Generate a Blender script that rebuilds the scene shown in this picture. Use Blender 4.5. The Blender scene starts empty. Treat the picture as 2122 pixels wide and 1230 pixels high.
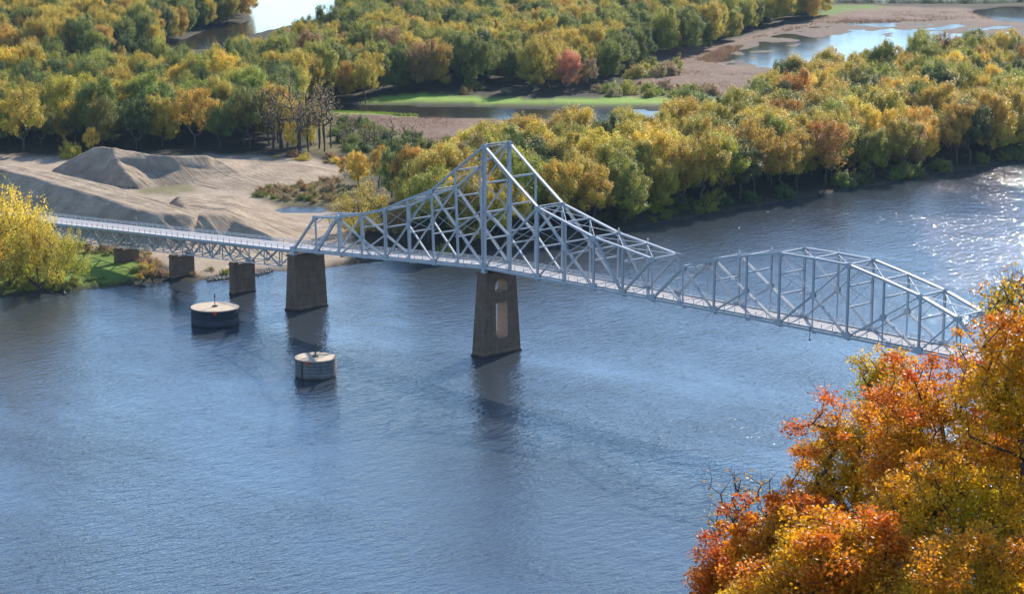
import bpy, math, random
import numpy as np
from mathutils import Vector, Matrix, geometry
rad = math.radians
scene = bpy.context.scene
COL = scene.collection

# ---------------------------------------------------------------- camera
CAM = np.array([399.273, -376.251, 127.615])
YAW, PITCH, ROLL, FPX = -0.803, 0.202, 0.003, 4871.0          # focal length in pixels of the 2122 px wide photograph
_F = np.array([math.cos(PITCH)*math.sin(YAW), math.cos(PITCH)*math.cos(YAW), -math.sin(PITCH)])
_R0 = np.array([math.cos(YAW), -math.sin(YAW), 0.0]); _U0 = np.cross(_R0, _F)
_R = _R0*math.cos(ROLL)+_U0*math.sin(ROLL); _U = _U0*math.cos(ROLL)-_R0*math.sin(ROLL)
cd = bpy.data.cameras.new('camera'); cam = bpy.data.objects.new('camera', cd); COL.objects.link(cam)
cam.matrix_world = Matrix(((_R[0], _U[0], -_F[0], CAM[0]), (_R[1], _U[1], -_F[1], CAM[1]), (_R[2], _U[2], -_F[2], CAM[2]), (0, 0, 0, 1)))
cd.sensor_width = 36.0; cd.lens = FPX/2122*36.0; cd.clip_start = 1.0; cd.clip_end = 60000
scene.camera = cam
# ---------------------------------------------------------------- sky, sun, exposure
SUN_AZ, SUN_EL = rad(109.0), rad(28.0)                         # azimuth counted from +X towards +Y
world = bpy.data.worlds.new('World'); scene.world = world; world.use_nodes = True
wn = world.node_tree.nodes; wl = world.node_tree.links; wn.clear()
sky = wn.new('ShaderNodeTexSky'); sky.sky_type = 'NISHITA'; sky.sun_disc = False
sky.sun_elevation = SUN_EL; sky.sun_rotation = math.pi/2-SUN_AZ; sky.altitude = 200; sky.air_density = 1.0; sky.dust_density = 0.1; sky.ozone_density = 4.5
bg = wn.new('ShaderNodeBackground'); bg.inputs['Strength'].default_value = 0.15
wo = wn.new('ShaderNodeOutputWorld'); wl.new(sky.outputs[0], bg.inputs['Color']); wl.new(bg.outputs[0], wo.inputs['Surface'])
ld = bpy.data.lights.new('sun', 'SUN'); ld.energy = 4.8; ld.angle = rad(0.53); ld.color = (1.0, 0.93, 0.82)
sun = bpy.data.objects.new('sun', ld); COL.objects.link(sun)
_sd = Vector((math.cos(SUN_AZ)*math.cos(SUN_EL), math.sin(SUN_AZ)*math.cos(SUN_EL), math.sin(SUN_EL)))
sun.rotation_euler = _sd.to_track_quat('Z', 'Y').to_euler(); sun.location = (0, 300, 400)
scene.view_settings.view_transform = 'Standard'; scene.view_settings.look = 'None'; scene.view_settings.gamma = 1
scene.view_settings.exposure = 1.02
scene.cycles.max_bounces = 7; scene.cycles.diffuse_bounces = 3; scene.cycles.glossy_bounces = 3
scene.cycles.transmission_bounces = 4; scene.cycles.transparent_max_bounces = 4
scene.cycles.sample_clamp_indirect = 4.0; scene.cycles.caustics_reflective = False; scene.cycles.caustics_refractive = False
scene.cycles.use_denoising = True

WL = 1.0                                                       # water level
def at(px, py, z=WL):
    d = _F+_R*(px-1061)/FPX-_U*(py-615)/FPX
    return CAM+d*((z-CAM[2])/d[2])
def at_depth(px, py, dep):
    return CAM+dep*(_F+_R*(px-1061)/FPX-_U*(py-615)/FPX)
def at_plane(px, py, Y=0.0):
    d = _F+_R*(px-1061)/FPX-_U*(py-615)/FPX
    return CAM+d*((Y-CAM[1])/d[1])
rng = np.random.default_rng(11); random.seed(5)

# ---------------------------------------------------------------- object helpers
def link(o, parent=None):
    COL.objects.link(o)
    if parent is not None: o.parent = parent
    return o
def tag(o, label=None, cat=None, group=None, kind=None):
    if label: o['label'] = label
    if cat: o['category'] = cat
    if group: o['group'] = group
    if kind: o['kind'] = kind
    return o
def empty(name, loc, rz=0.0):
    o = bpy.data.objects.new(name, None); o.location = loc; o.rotation_euler = (0, 0, rz); o.empty_display_size = 0.5
    return link(o)
def mesh_np(name, V, Fc, mat, parent=None, smooth=False, attrs=None, local=None):
    """V (n,3), Fc (m,k) array or list of index lists -> one mesh object"""
    me = bpy.data.meshes.new(name)
    V = np.asarray(V, dtype=np.float32)
    if local is not None: V = V-np.asarray(local, dtype=np.float32)
    if isinstance(Fc, np.ndarray):
        m, k = Fc.shape
        me.vertices.add(len(V)); me.vertices.foreach_set('co', V.ravel())
        me.loops.add(m*k); me.loops.foreach_set('vertex_index', Fc.astype(np.int32).ravel())
        me.polygons.add(m); me.polygons.foreach_set('loop_start', np.arange(0, m*k, k, dtype=np.int32))
        me.update(calc_edges=True)
    else:
        me.from_pydata([tuple(map(float, v)) for v in V], [], [list(f) for f in Fc]); me.update()
    if smooth: me.polygons.foreach_set('use_smooth', np.ones(len(me.polygons), dtype=bool))
    for an, (dom, typ, arr) in (attrs or {}).items():
        a = me.attributes.new(an, typ, dom); a.data.foreach_set('color' if 'COLOR' in typ else 'value', np.asarray(arr, dtype=np.float32).ravel())
    if mat: me.materials.append(mat)
    o = bpy.data.objects.new(name, me); link(o, parent)
    return o
class MB:
    def __init__(s): s.v = []; s.f = []
    def hexa(s, c):                                              # 8 corners: bottom ring then top ring
        b = len(s.v); s.v += [tuple(p) for p in c]
        s.f += [(b, b+3, b+2, b+1), (b+4, b+5, b+6, b+7), (b, b+1, b+5, b+4), (b+1, b+2, b+6, b+5), (b+2, b+3, b+7, b+6), (b+3, b, b+4, b+7)]
    def box(s, x0, x1, y0, y1, z0, z1):
        s.hexa([(x0, y0, z0), (x1, y0, z0), (x1, y1, z0), (x0, y1, z0), (x0, y0, z1), (x1, y0, z1), (x1, y1, z1), (x0, y1, z1)])
    def bar(s, A, B, wu, wn, n=(0, 1, 0), off_n=0.0, off_u=0.0):
        """box from A to B; wn thick along n, wu thick across"""
        A = np.array(A, float); B = np.array(B, float); d = B-A; L = np.linalg.norm(d)
        if L < 1e-6: return
        d /= L; n = np.array(n, float); n -= d*(n@d)
        if np.linalg.norm(n) < 1e-3: n = np.array([1.0, 0, 0]); n -= d*(n@d)
        n /= np.linalg.norm(n); u = np.cross(n, d)
        A = A+n*off_n+u*off_u; B = B+n*off_n+u*off_u
        c = []
        for P in (A, B):
            for a, b in ((-1, -1), (1, -1), (1, 1), (-1, 1)): c.append(P+u*wu/2*a+n*wn/2*b)
        s.hexa(c)
    def tube(s, pts, rs, k=6):
        b = len(s.v); n = len(pts)
        pts = [np.array(p, float) for p in pts]
        for i in range(n):
            d = pts[min(i+1, n-1)]-pts[max(i-1, 0)]; d = d/(np.linalg.norm(d)+1e-9)
            a = np.cross(d, (0.3, 0.9, 0.1)); a /= np.linalg.norm(a)+1e-9; c = np.cross(d, a)
            for j in range(k):
                t = 2*math.pi*j/k; s.v.append(tuple(pts[i]+rs[i]*(a*math.cos(t)+c*math.sin(t))))
        for i in range(n-1):
            for j in range(k):
                j2 = (j+1) % k; s.f.append((b+i*k+j, b+i*k+j2, b+(i+1)*k+j2, b+(i+1)*k+j))
        s.f.append(tuple(b+j for j in range(k))[::-1]); s.f.append(tuple(b+(n-1)*k+j for j in range(k)))
    def cyl(s, c, r0, r1, z0, z1, k=48):
        b = len(s.v)
        for r, z in ((r0, z0), (r1, z1)):
            for j in range(k):
                t = 2*math.pi*j/k; s.v.append((c[0]+r*math.cos(t), c[1]+r*math.sin(t), z))
        for j in range(k):
            j2 = (j+1) % k; s.f.append((b+j, b+j2, b+k+j2, b+k+j))
        s.f.append(tuple(b+j for j in range(k))[::-1]); s.f.append(tuple(b+k+j for j in range(k)))
    def build(s, name, mat, parent=None, smooth=False, local=None):
        return mesh_np(name, np.array(s.v), s.f, mat, parent, smooth, None, local)

# ---------------------------------------------------------------- materials
def new_mat(name):
    m = bpy.data.materials.new(name); m.use_nodes = True; nt = m.node_tree; nt.nodes.clear()
    out = nt.nodes.new('ShaderNodeOutputMaterial')
    return m, nt.nodes, nt.links, out
def N(ns, t, **kw):
    n = ns.new(t)
    for k, v in kw.items():
        if hasattr(n, k): setattr(n, k, v)
        else: n.inputs[k].default_value = v
    return n
def ramp(ns, stops, interp='LINEAR'):
    r = ns.new('ShaderNodeValToRGB'); cr = r.color_ramp; cr.interpolation = interp
    while len(cr.elements) < len(stops): cr.elements.new(0.5)
    for e, (p, c) in zip(cr.elements, stops): e.position = p; e.color = (*c, 1) if len(c) == 3 else c
    return r
def paint_mat(name, c1, c2, rough=0.5, rust=(0.16, 0.09, 0.05), rust_amt=0.62, metallic=0.0):
    m, ns, L, out = new_mat(name)
    geo = N(ns, 'ShaderNodeNewGeometry')
    n1 = N(ns, 'ShaderNodeTexNoise', Scale=0.35, Detail=5.0); L.new(geo.outputs['Position'], n1.inputs['Vector'])
    n2 = N(ns, 'ShaderNodeTexNoise', Scale=1.7, Detail=6.0, Roughness=0.7); L.new(geo.outputs['Position'], n2.inputs['Vector'])
    mx = N(ns, 'ShaderNodeMix', data_type='RGBA'); mx.inputs[6].default_value = (*c1, 1); mx.inputs[7].default_value = (*c2, 1); L.new(n1.outputs[0], mx.inputs[0])
    rr = ramp(ns, [(rust_amt, (0, 0, 0)), (min(rust_amt+0.12, 1), (0.8, 0.8, 0.8))]); L.new(n2.outputs[0], rr.inputs[0])
    m2 = N(ns, 'ShaderNodeMix', data_type='RGBA'); m2.inputs[7].default_value = (*rust, 1); L.new(rr.outputs[0], m2.inputs[0]); L.new(mx.outputs[2], m2.inputs[6])
    b = N(ns, 'ShaderNodeBsdfPrincipled', Roughness=rough, Metallic=metallic); L.new(m2.outputs[2], b.inputs['Base Color']); L.new(b.outputs[0], out.inputs[0])
    return m
M = {}
M['steel'] = paint_mat('grey_blue_bridge_paint', (0.32, 0.345, 0.375), (0.41, 0.43, 0.45), 0.45, (0.23, 0.17, 0.12), 0.63)
M['steel_old'] = paint_mat('weathered_bridge_paint', (0.27, 0.30, 0.33), (0.33, 0.34, 0.34), 0.5, (0.22, 0.13, 0.08), 0.58)
M['deck'] = paint_mat('worn_deck', (0.42, 0.37, 0.35), (0.34, 0.30, 0.28), 0.8, (0.27, 0.22, 0.19), 0.6)
M['rail'] = paint_mat('rail_paint', (0.50, 0.52, 0.55), (0.42, 0.44, 0.47), 0.4, (0.25, 0.2, 0.15), 0.66)
M['bronze'] = paint_mat('rusty_bearing', (0.30, 0.22, 0.06), (0.2, 0.14, 0.05), 0.6)
M['red'] = paint_mat('red_paint', (0.55, 0.03, 0.02), (0.45, 0.03, 0.02), 0.5, rust_amt=0.9)
M['white'] = paint_mat('white_paint', (0.75, 0.75, 0.73), (0.65, 0.65, 0.63), 0.4, rust_amt=0.8)

def concrete_mat(name, c1, c2, stain, seam=2.4, band=None, wl=WL, lw=0.10):
    m, ns, L, out = new_mat(name)
    geo = N(ns, 'ShaderNodeNewGeometry'); sep = N(ns, 'ShaderNodeSeparateXYZ'); L.new(geo.outputs['Position'], sep.inputs[0])
    n1 = N(ns, 'ShaderNodeTexNoise', Scale=0.5, Detail=8.0, Roughness=0.65); L.new(geo.outputs['Position'], n1.inputs['Vector'])
    mp = N(ns, 'ShaderNodeMapping'); mp.inputs['Scale'].default_value = (0.9, 0.9, 0.2); L.new(geo.outputs['Position'], mp.inputs[0])
    n2 = N(ns, 'ShaderNodeTexNoise', Scale=1.0, Detail=6.0, Roughness=0.7); L.new(mp.outputs[0], n2.inputs['Vector'])
    r1 = ramp(ns, [(0.35, c1), (0.65, c2)]); L.new(n1.outputs[0], r1.inputs[0])
    r2 = ramp(ns, [(0.46, (0, 0, 0)), (0.72, (0.7, 0.7, 0.7))]); L.new(n2.outputs[0], r2.inputs[0])
    mx = N(ns, 'ShaderNodeMix', data_type='RGBA'); L.new(r2.outputs[0], mx.inputs[0]); L.new(r1.outputs[0], mx.inputs[6]); mx.inputs[7].default_value = (*stain, 1)
    # efflorescence runs
    mp3 = N(ns, 'ShaderNodeMapping'); mp3.inputs['Scale'].default_value = (1.1, 1.1, 0.3); mp3.inputs['Location'].default_value = (7, 3, 1); L.new(geo.outputs['Position'], mp3.inputs[0])
    n3 = N(ns, 'ShaderNodeTexNoise', Scale=1.3, Detail=7.0, Roughness=0.8); L.new(mp3.outputs[0], n3.inputs['Vector'])
    r3 = ramp(ns, [(0.66, (0, 0, 0)), (0.74, (0.75, 0.75, 0.75))]); L.new(n3.outputs[0], r3.inputs[0])
    m3 = N(ns, 'ShaderNodeMix', data_type='RGBA'); L.new(r3.outputs[0], m3.inputs[0]); L.new(mx.outputs[2], m3.inputs[6]); m3.inputs[7].default_value = (0.5, 0.48, 0.44, 1)
    # pour seams
    md = N(ns, 'ShaderNodeMath', operation='MODULO'); L.new(sep.outputs[2], md.inputs[0]); md.inputs[1].default_value = seam
    lt = N(ns, 'ShaderNodeMath', operation='LESS_THAN'); L.new(md.outputs[0], lt.inputs[0]); lt.inputs[1].default_value = lw
    m4 = N(ns, 'ShaderNodeMix', data_type='RGBA', blend_type='MULTIPLY'); sc = N(ns, 'ShaderNodeMath', operation='MULTIPLY'); sc.inputs[1].default_value = 0.7
    L.new(lt.outputs[0], sc.inputs[0]); L.new(sc.outputs[0], m4.inputs[0]); L.new(m3.outputs[2], m4.inputs[6]); m4.inputs[7].default_value = (0.45, 0.42, 0.4, 1)
    # tide line: pale worn band then dark wet foot
    ad = N(ns, 'ShaderNodeMath', operation='ADD'); L.new(sep.outputs[2], ad.inputs[0])
    nz_ = N(ns, 'ShaderNodeMath', operation='MULTIPLY'); nz_.inputs[1].default_value = 0.5; L.new(n1.outputs[0], nz_.inputs[0]); L.new(nz_.outputs[0], ad.inputs[1])
    mr = N(ns, 'ShaderNodeMapRange'); mr.inputs[1].default_value = wl; mr.inputs[2].default_value = wl+4.0; L.new(ad.outputs[0], mr.inputs[0])
    r4 = ramp(ns, [(0.0, (0.14, 0.13, 0.11)), (0.14, (0.14, 0.13, 0.11)), (0.19, (0.9, 0.9, 0.9)), (0.5, (0.9, 0.9, 0.9)), (0.6, (0.5, 0.5, 0.5))] if band else [(0.0, (0.14, 0.13, 0.11)), (0.14, (0.14, 0.13, 0.11)), (0.2, (0.62, 0.62, 0.62)), (0.35, (0.56, 0.56, 0.56)), (0.5, (0.5, 0.5, 0.5))])
    L.new(mr.outputs[0], r4.inputs[0])
    m5 = N(ns, 'ShaderNodeMix', data_type='RGBA', blend_type='MULTIPLY'); m5.inputs[0].default_value = 1.0; L.new(m4.outputs[2], m5.inputs[6]); L.new(r4.outputs[0], m5.inputs[7])
    g = N(ns, 'ShaderNodeVectorMath', operation='SCALE'); g.inputs['Scale'].default_value = 2.0; L.new(m5.outputs[2], g.inputs[0])
    bp = N(ns, 'ShaderNodeBump', Strength=0.4, Distance=0.08); L.new(n1.outputs[0], bp.inputs['Height'])
    b = N(ns, 'ShaderNodeBsdfPrincipled', Roughness=0.9); L.new(g.outputs[0], b.inputs['Base Color']); L.new(bp.outputs[0], b.inputs['Normal']); L.new(b.outputs[0], out.inputs[0])
    return m
M['pier'] = concrete_mat('old_brown_concrete', (0.115, 0.070, 0.042), (0.175, 0.112, 0.070), (0.065, 0.042, 0.028))
M['cell'] = concrete_mat('dark_stained_sheet_piling', (0.014, 0.018, 0.026), (0.026, 0.031, 0.042), (0.01, 0.012, 0.018), 1.5, band=True)
M['cell2'] = concrete_mat('grey_banded_concrete', (0.12, 0.125, 0.13), (0.19, 0.19, 0.19), (0.035, 0.04, 0.05), 0.8, lw=0.26)
M['cap'] = concrete_mat('pale_tan_concrete', (0.40, 0.30, 0.20), (0.50, 0.385, 0.26), (0.34, 0.25, 0.17), 50.0, wl=-50)

def foliage_mat(name, hue_var=0.03, trans=0.5, ramp_stops=None, gloss=0.2, bv=(0.62, 1.35)):
    """leaf colour: object colour 'tint' varied leaf by leaf, or a ramp over the leaf attribute"""
    m, ns, L, out = new_mat(name)
    a = N(ns, 'ShaderNodeAttribute', attribute_name='v', attribute_type='GEOMETRY')
    if ramp_stops:
        r = ramp(ns, ramp_stops); L.new(a.outputs['Fac'], r.inputs[0]); base = r.outputs[0]
    else:
        t = N(ns, 'ShaderNodeAttribute', attribute_name='tint', attribute_type='INSTANCER'); base = t.outputs['Color']
    hs = N(ns, 'ShaderNodeHueSaturation'); L.new(base, hs.inputs['Color'])
    mr = N(ns, 'ShaderNodeMapRange'); mr.inputs[3].default_value = 0.5+hue_var; mr.inputs[4].default_value = 0.5-hue_var; L.new(a.outputs['Fac'], mr.inputs[0]); L.new(mr.outputs[0], hs.inputs['Hue']); hs.inputs['Saturation'].default_value = 1.0 if ramp_stops else 0.94
    a2 = N(ns, 'ShaderNodeAttribute', attribute_name='b', attribute_type='GEOMETRY')
    mv = N(ns, 'ShaderNodeMapRange'); mv.inputs[3].default_value = bv[0]; mv.inputs[4].default_value = bv[1]; L.new(a2.outputs['Fac'], mv.inputs[0]); L.new(mv.outputs[0], hs.inputs['Value'])
    p = N(ns, 'ShaderNodeBsdfPrincipled', Roughness=0.5); p.inputs['Specular IOR Level'].default_value = gloss; L.new(hs.outputs[0], p.inputs['Base Color'])
    tr = N(ns, 'ShaderNodeBsdfTranslucent'); L.new(hs.outputs[0], tr.inputs['Color'])
    mx = N(ns, 'ShaderNodeMixShader'); mx.inputs[0].default_value = trans; L.new(p.outputs[0], mx.inputs[1]); L.new(tr.outputs[0], mx.inputs[2]); L.new(mx.outputs[0], out.inputs[0])
    return m
M['leaf'] = foliage_mat('autumn_leaves', 0.02, 0.38, gloss=0.08, bv=(0.74, 1.24))
M['maple'] = foliage_mat('maple_leaves', 0.012, 0.5, [(0.0, (0.42, 0.40, 0.03)), (0.25, (0.66, 0.41, 0.015)), (0.5, (0.70, 0.31, 0.012)), (0.75, (0.68, 0.20, 0.015)), (1.0, (0.58, 0.12, 0.02))])
M['brown_leaf'] = foliage_mat('dry_brown_leaves', 0.012, 0.45, [(0.0, (0.62, 0.42, 0.06)), (0.5, (0.50, 0.27, 0.08)), (1.0, (0.42, 0.20, 0.10))])
def simple_mat(name, c1, c2, scale=2.0, rough=0.9, detail=4.0):
    m, ns, L, out = new_mat(name); geo = N(ns, 'ShaderNodeNewGeometry')
    n1 = N(ns, 'ShaderNodeTexNoise', Scale=scale, Detail=detail); L.new(geo.outputs['Position'], n1.inputs['Vector'])
    r = ramp(ns, [(0.3, c1), (0.7, c2)]); L.new(n1.outputs[0], r.inputs[0])
    b = N(ns, 'ShaderNodeBsdfPrincipled', Roughness=rough); L.new(r.outputs[0], b.inputs['Base Color']); L.new(b.outputs[0], out.inputs[0]); return m
M['bark'] = simple_mat('grey_bark', (0.045, 0.035, 0.028), (0.085, 0.07, 0.055), 3.0)
M['rock'] = simple_mat('rubble', (0.18, 0.15, 0.12), (0.33, 0.28, 0.22), 1.5)
M['lining'] = simple_mat('bounce_lit_concrete', (0.34, 0.24, 0.165), (0.44, 0.32, 0.225), 1.2)  # lighter tan stands in for sunlight bounced inside the pier openings
M['grass'] = foliage_mat('bank_grass', 0.02, 0.35, [(0.0, (0.15, 0.25, 0.03)), (0.6, (0.23, 0.34, 0.04)), (1.0, (0.34, 0.34, 0.06))])
M['marsh'] = foliage_mat('dry_marsh_grass', 0.01, 0.35, [(0.0, (0.20, 0.12, 0.075)), (0.6, (0.27, 0.165, 0.10)), (1.0, (0.33, 0.23, 0.12))])

def water_mat(name, chop, rough, body, fine=1.0):
    m, ns, L, out = new_mat(name); geo = N(ns, 'ShaderNodeNewGeometry')
    def noise(sx, sy, rot, scale, detail=2.0):
        mp = N(ns, 'ShaderNodeMapping'); mp.inputs['Rotation'].default_value = (0, 0, rad(rot)); mp.inputs['Scale'].default_value = (sx, sy, 1); L.new(geo.outputs['Position'], mp.inputs[0])
        n = N(ns, 'ShaderNodeTexNoise', Scale=scale, Detail=detail, Roughness=0.6); L.new(mp.outputs[0], n.inputs['Vector']); return n
    w1 = noise(1.0, 0.45, -40, 0.55, 3.0); w2 = noise(1.0, 0.6, -58, 1.6, 3.0); w3 = noise(1, 1, 0, 0.017, 4.0); w4 = noise(0.3, 1, -20, 0.03, 4.0)
    big = N(ns, 'ShaderNodeMapRange'); big.inputs[1].default_value = 0.35; big.inputs[2].default_value = 0.65; big.inputs[3].default_value = 0.38; big.inputs[4].default_value = 1.42
    av = N(ns, 'ShaderNodeMath', operation='ADD'); L.new(w3.outputs[0], av.inputs[0]); L.new(w4.outputs[0], av.inputs[1])
    hv = N(ns, 'ShaderNodeMath', operation='MULTIPLY'); hv.inputs[1].default_value = 0.5; L.new(av.outputs[0], hv.inputs[0]); L.new(hv.outputs[0], big.inputs[0])
    s1 = N(ns, 'ShaderNodeMath', operation='MULTIPLY'); s1.inputs[1].default_value = chop*0.40; L.new(w1.outputs[0], s1.inputs[0])
    s2 = N(ns, 'ShaderNodeMath', operation='MULTIPLY'); s2.inputs[1].default_value = chop*0.16*fine; L.new(w2.outputs[0], s2.inputs[0])
    sm = N(ns, 'ShaderNodeMath', operation='ADD'); L.new(s1.outputs[0], sm.inputs[0]); L.new(s2.outputs[0], sm.inputs[1])
    sp_ = N(ns, 'ShaderNodeSeparateXYZ'); L.new(geo.outputs['Position'], sp_.inputs[0])      # calmer in the lee of the bluff, choppier on the open reach
    lee = N(ns, 'ShaderNodeMapRange'); lee.inputs[1].default_value = -60; lee.inputs[2].default_value = 260; lee.inputs[3].default_value = 1.0; lee.inputs[4].default_value = 1.5; L.new(sp_.outputs[1], lee.inputs[0])
    mu0 = N(ns, 'ShaderNodeMath', operation='MULTIPLY'); L.new(big.outputs[0], mu0.inputs[0]); L.new(lee.outputs[0], mu0.inputs[1])
    mul = N(ns, 'ShaderNodeMath', operation='MULTIPLY'); L.new(sm.outputs[0], mul.inputs[0]); L.new(mu0.outputs[0], mul.inputs[1])
    bp = N(ns, 'ShaderNodeBump', Strength=1.0, Distance=1.0); L.new(mul.outputs[0], bp.inputs['Height'])
    b = N(ns, 'ShaderNodeBsdfPrincipled', Roughness=rough, IOR=1.333); b.inputs['Base Color'].default_value = (*body, 1); b.inputs['Specular IOR Level'].default_value = 0.75
    L.new(bp.outputs[0], b.inputs['Normal']); L.new(b.outputs[0], out.inputs[0])
    return m
M['water'] = water_mat('river_water', 0.74, 0.09, (0.036, 0.044, 0.052))
M['pond'] = water_mat('still_pond_water', 0.12, 0.12, (0.03, 0.027, 0.018))

def terrain_mat(name, colour_attr=True, base=None, bumpy=0.5, ripple=False):
    m, ns, L, out = new_mat(name); geo = N(ns, 'ShaderNodeNewGeometry')
    n1 = N(ns, 'ShaderNodeTexNoise', Scale=0.12, Detail=8.0, Roughness=0.7); L.new(geo.outputs['Position'], n1.inputs['Vector'])
    n2 = N(ns, 'ShaderNodeTexNoise', Scale=1.3, Detail=6.0, Roughness=0.75); L.new(geo.outputs['Position'], n2.inputs['Vector'])
    if colour_attr:
        a = N(ns, 'ShaderNodeAttribute', attribute_name='Col'); src = a.outputs['Color']
    else:
        r = ramp(ns, [(0.3, base[0]), (0.7, base[1])]); L.new(n1.outputs[0], r.inputs[0]); src = r.outputs[0]
    v = N(ns, 'ShaderNodeMath', operation='ADD'); L.new(n1.outputs[0], v.inputs[0]); L.new(n2.outputs[0], v.inputs[1])
    mr = N(ns, 'ShaderNodeMapRange'); mr.inputs[1].default_value = 0.7; mr.inputs[2].default_value = 1.3; mr.inputs[3].default_value = 0.68; mr.inputs[4].default_value = 1.25; L.new(v.outputs[0], mr.inputs[0])
    hs = N(ns, 'ShaderNodeHueSaturation'); L.new(src, hs.inputs['Color']); L.new(mr.outputs[0], hs.inputs['Value'])
    b = N(ns, 'ShaderNodeBsdfPrincipled', Roughness=0.95); b.inputs['Specular IOR Level'].default_value = 0.15
    L.new(hs.outputs[0], b.inputs['Base Color'])
    hsrc = n2.outputs[0]
    if ripple:
        mp = N(ns, 'ShaderNodeMapping'); mp.inputs['Rotation'].default_value = (0, 0, rad(ripple)); mp.inputs['Scale'].default_value = (0.05, 1.0, 0.3); L.new(geo.outputs['Position'], mp.inputs[0])
        n3 = N(ns, 'ShaderNodeTexNoise', Scale=0.9, Detail=5.0, Roughness=0.7); L.new(mp.outputs[0], n3.inputs['Vector'])
        mm = N(ns, 'ShaderNodeMath', operation='MULTIPLY'); mm.inputs[1].default_value = 2.2; L.new(n3.outputs[0], mm.inputs[0])
        ad = N(ns, 'ShaderNodeMath', operation='ADD'); L.new(mm.outputs[0], ad.inputs[0]); L.new(n2.outputs[0], ad.inputs[1]); hsrc = ad.outputs[0]
    bp = N(ns, 'ShaderNodeBump', Strength=1.0, Distance=bumpy); L.new(hsrc, bp.inputs['Height']); L.new(bp.outputs[0], b.inputs['Normal'])
    L.new(b.outputs[0], out.inputs[0]); return m
M['ground'] = terrain_mat('ground_cover', True, bumpy=0.5)
M['sand'] = terrain_mat('dredged_sand', False, ((0.33, 0.24, 0.16), (0.45, 0.34, 0.235)), bumpy=0.6, ripple=5)
M['hill'] = terrain_mat('hillside_litter', False, ((0.10, 0.07, 0.04), (0.16, 0.11, 0.06)), 0.3)

# ---------------------------------------------------------------- noise helper
_G = rng.random((256, 256))
def vnoise(x, y):
    xi = np.floor(x).astype(int); yi = np.floor(y).astype(int); fx = x-xi; fy = y-yi
    fx = fx*fx*(3-2*fx); fy = fy*fy*(3-2*fy)
    g = lambda a, b: _G[a % 256, b % 256]
    return (g(xi, yi)*(1-fx)+g(xi+1, yi)*fx)*(1-fy)+(g(xi, yi+1)*(1-fx)+g(xi+1, yi+1)*fx)*fy
def fbm(x, y, o=4):
    s = 0; a = 0.5
    for i in range(o): s = s+a*vnoise(x*2**i+i*17.3, y*2**i+i*9.1); a *= 0.5
    return s/(1-0.5**o)
def in_poly(x, y, P):
    c = np.zeros(x.shape, bool); n = len(P)
    for i in range(n):
        x0, y0 = P[i][:2]; x1, y1 = P[(i+1) % n][:2]
        if y0 == y1: continue
        k = ((y0 > y) != (y1 > y)) & (x < (x1-x0)*(y-y0)/(y1-y0)+x0); c ^= k
    return c
def ground_poly(pp, z=WL): return [at(a, b, z) for a, b in pp]

# ---------------------------------------------------------------- the land
SHORE = [(-900, 720), (-400, 662), (-100, 629), (0, 617), (90, 609), (165, 603), (215, 597), (300, 589), (345, 584), (400, 583), (450, 577), (520, 570), (552, 562), (600, 561), (672, 556), (700, 552), (760, 545), (850, 534), (950, 525), (1050, 514), (1132, 504), (1300, 475), (1450, 447), (1560, 428), (1700, 403), (1860, 376), (1930, 363), (2122, 331), (2500, 265), (3000, 180)]
LAND = [at(a, b)[:2] for a, b in SHORE]
_vd = np.array([_F[0], _F[1]]); _vd /= np.linalg.norm(_vd); _vr = np.array([_vd[1], -_vd[0]])
LAND = LAND+[CAM[:2]+_vd*40000+_vr*40000, CAM[:2]+_vd*40000-_vr*40000]
CHANNELS = {
 'slough': [(640, 226), (700, 221), (760, 217), (900, 221), (1050, 225), (1130, 226), (1240, 228), (1450, 232), (1560, 236), (1560, 246), (1440, 250), (1280, 251), (1120, 250), (960, 244), (850, 241), (790, 235), (700, 232), (640, 232)],
 'backwater': [(330, 97), (360, 88), (430, 63), (525, 42), (512, 18), (500, -8), (480, -40), (760, -40), (715, -2), (690, 24), (640, 44), (560, 62), (500, 76), (450, 102), (395, 104)],
 'far_river': [(2005, 24), (2060, 16), (2500, 10), (2500, 48), (2122, 46), (2060, 42)],
 'far_channel': [(1500, 6), (1720, 9), (2500, 4), (2500, -4), (1500, -4)],
 'sand_pool': [(560, 432), (610, 429), (660, 431), (682, 437), (665, 443), (600, 444), (570, 440)],
 'pond': [(1555, 120), (1640, 100), (1710, 75), (1800, 72), (1900, 84), (1960, 86), (1900, 102), (1800, 117), (1720, 133), (1640, 141), (1570, 137)],
}
CH = {k: ground_poly(v) for k, v in CHANNELS.items()}
FLATS = ground_poly([(1440, 128), (1500, 98), (1570, 78), (1650, 58), (1760, 42), (1900, 42), (2040, 50), (2300, 46), (2300, 80), (2122, 78), (1980, 84), (1900, 104), (1760, 128), (1640, 144), (1530, 142)])
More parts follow.
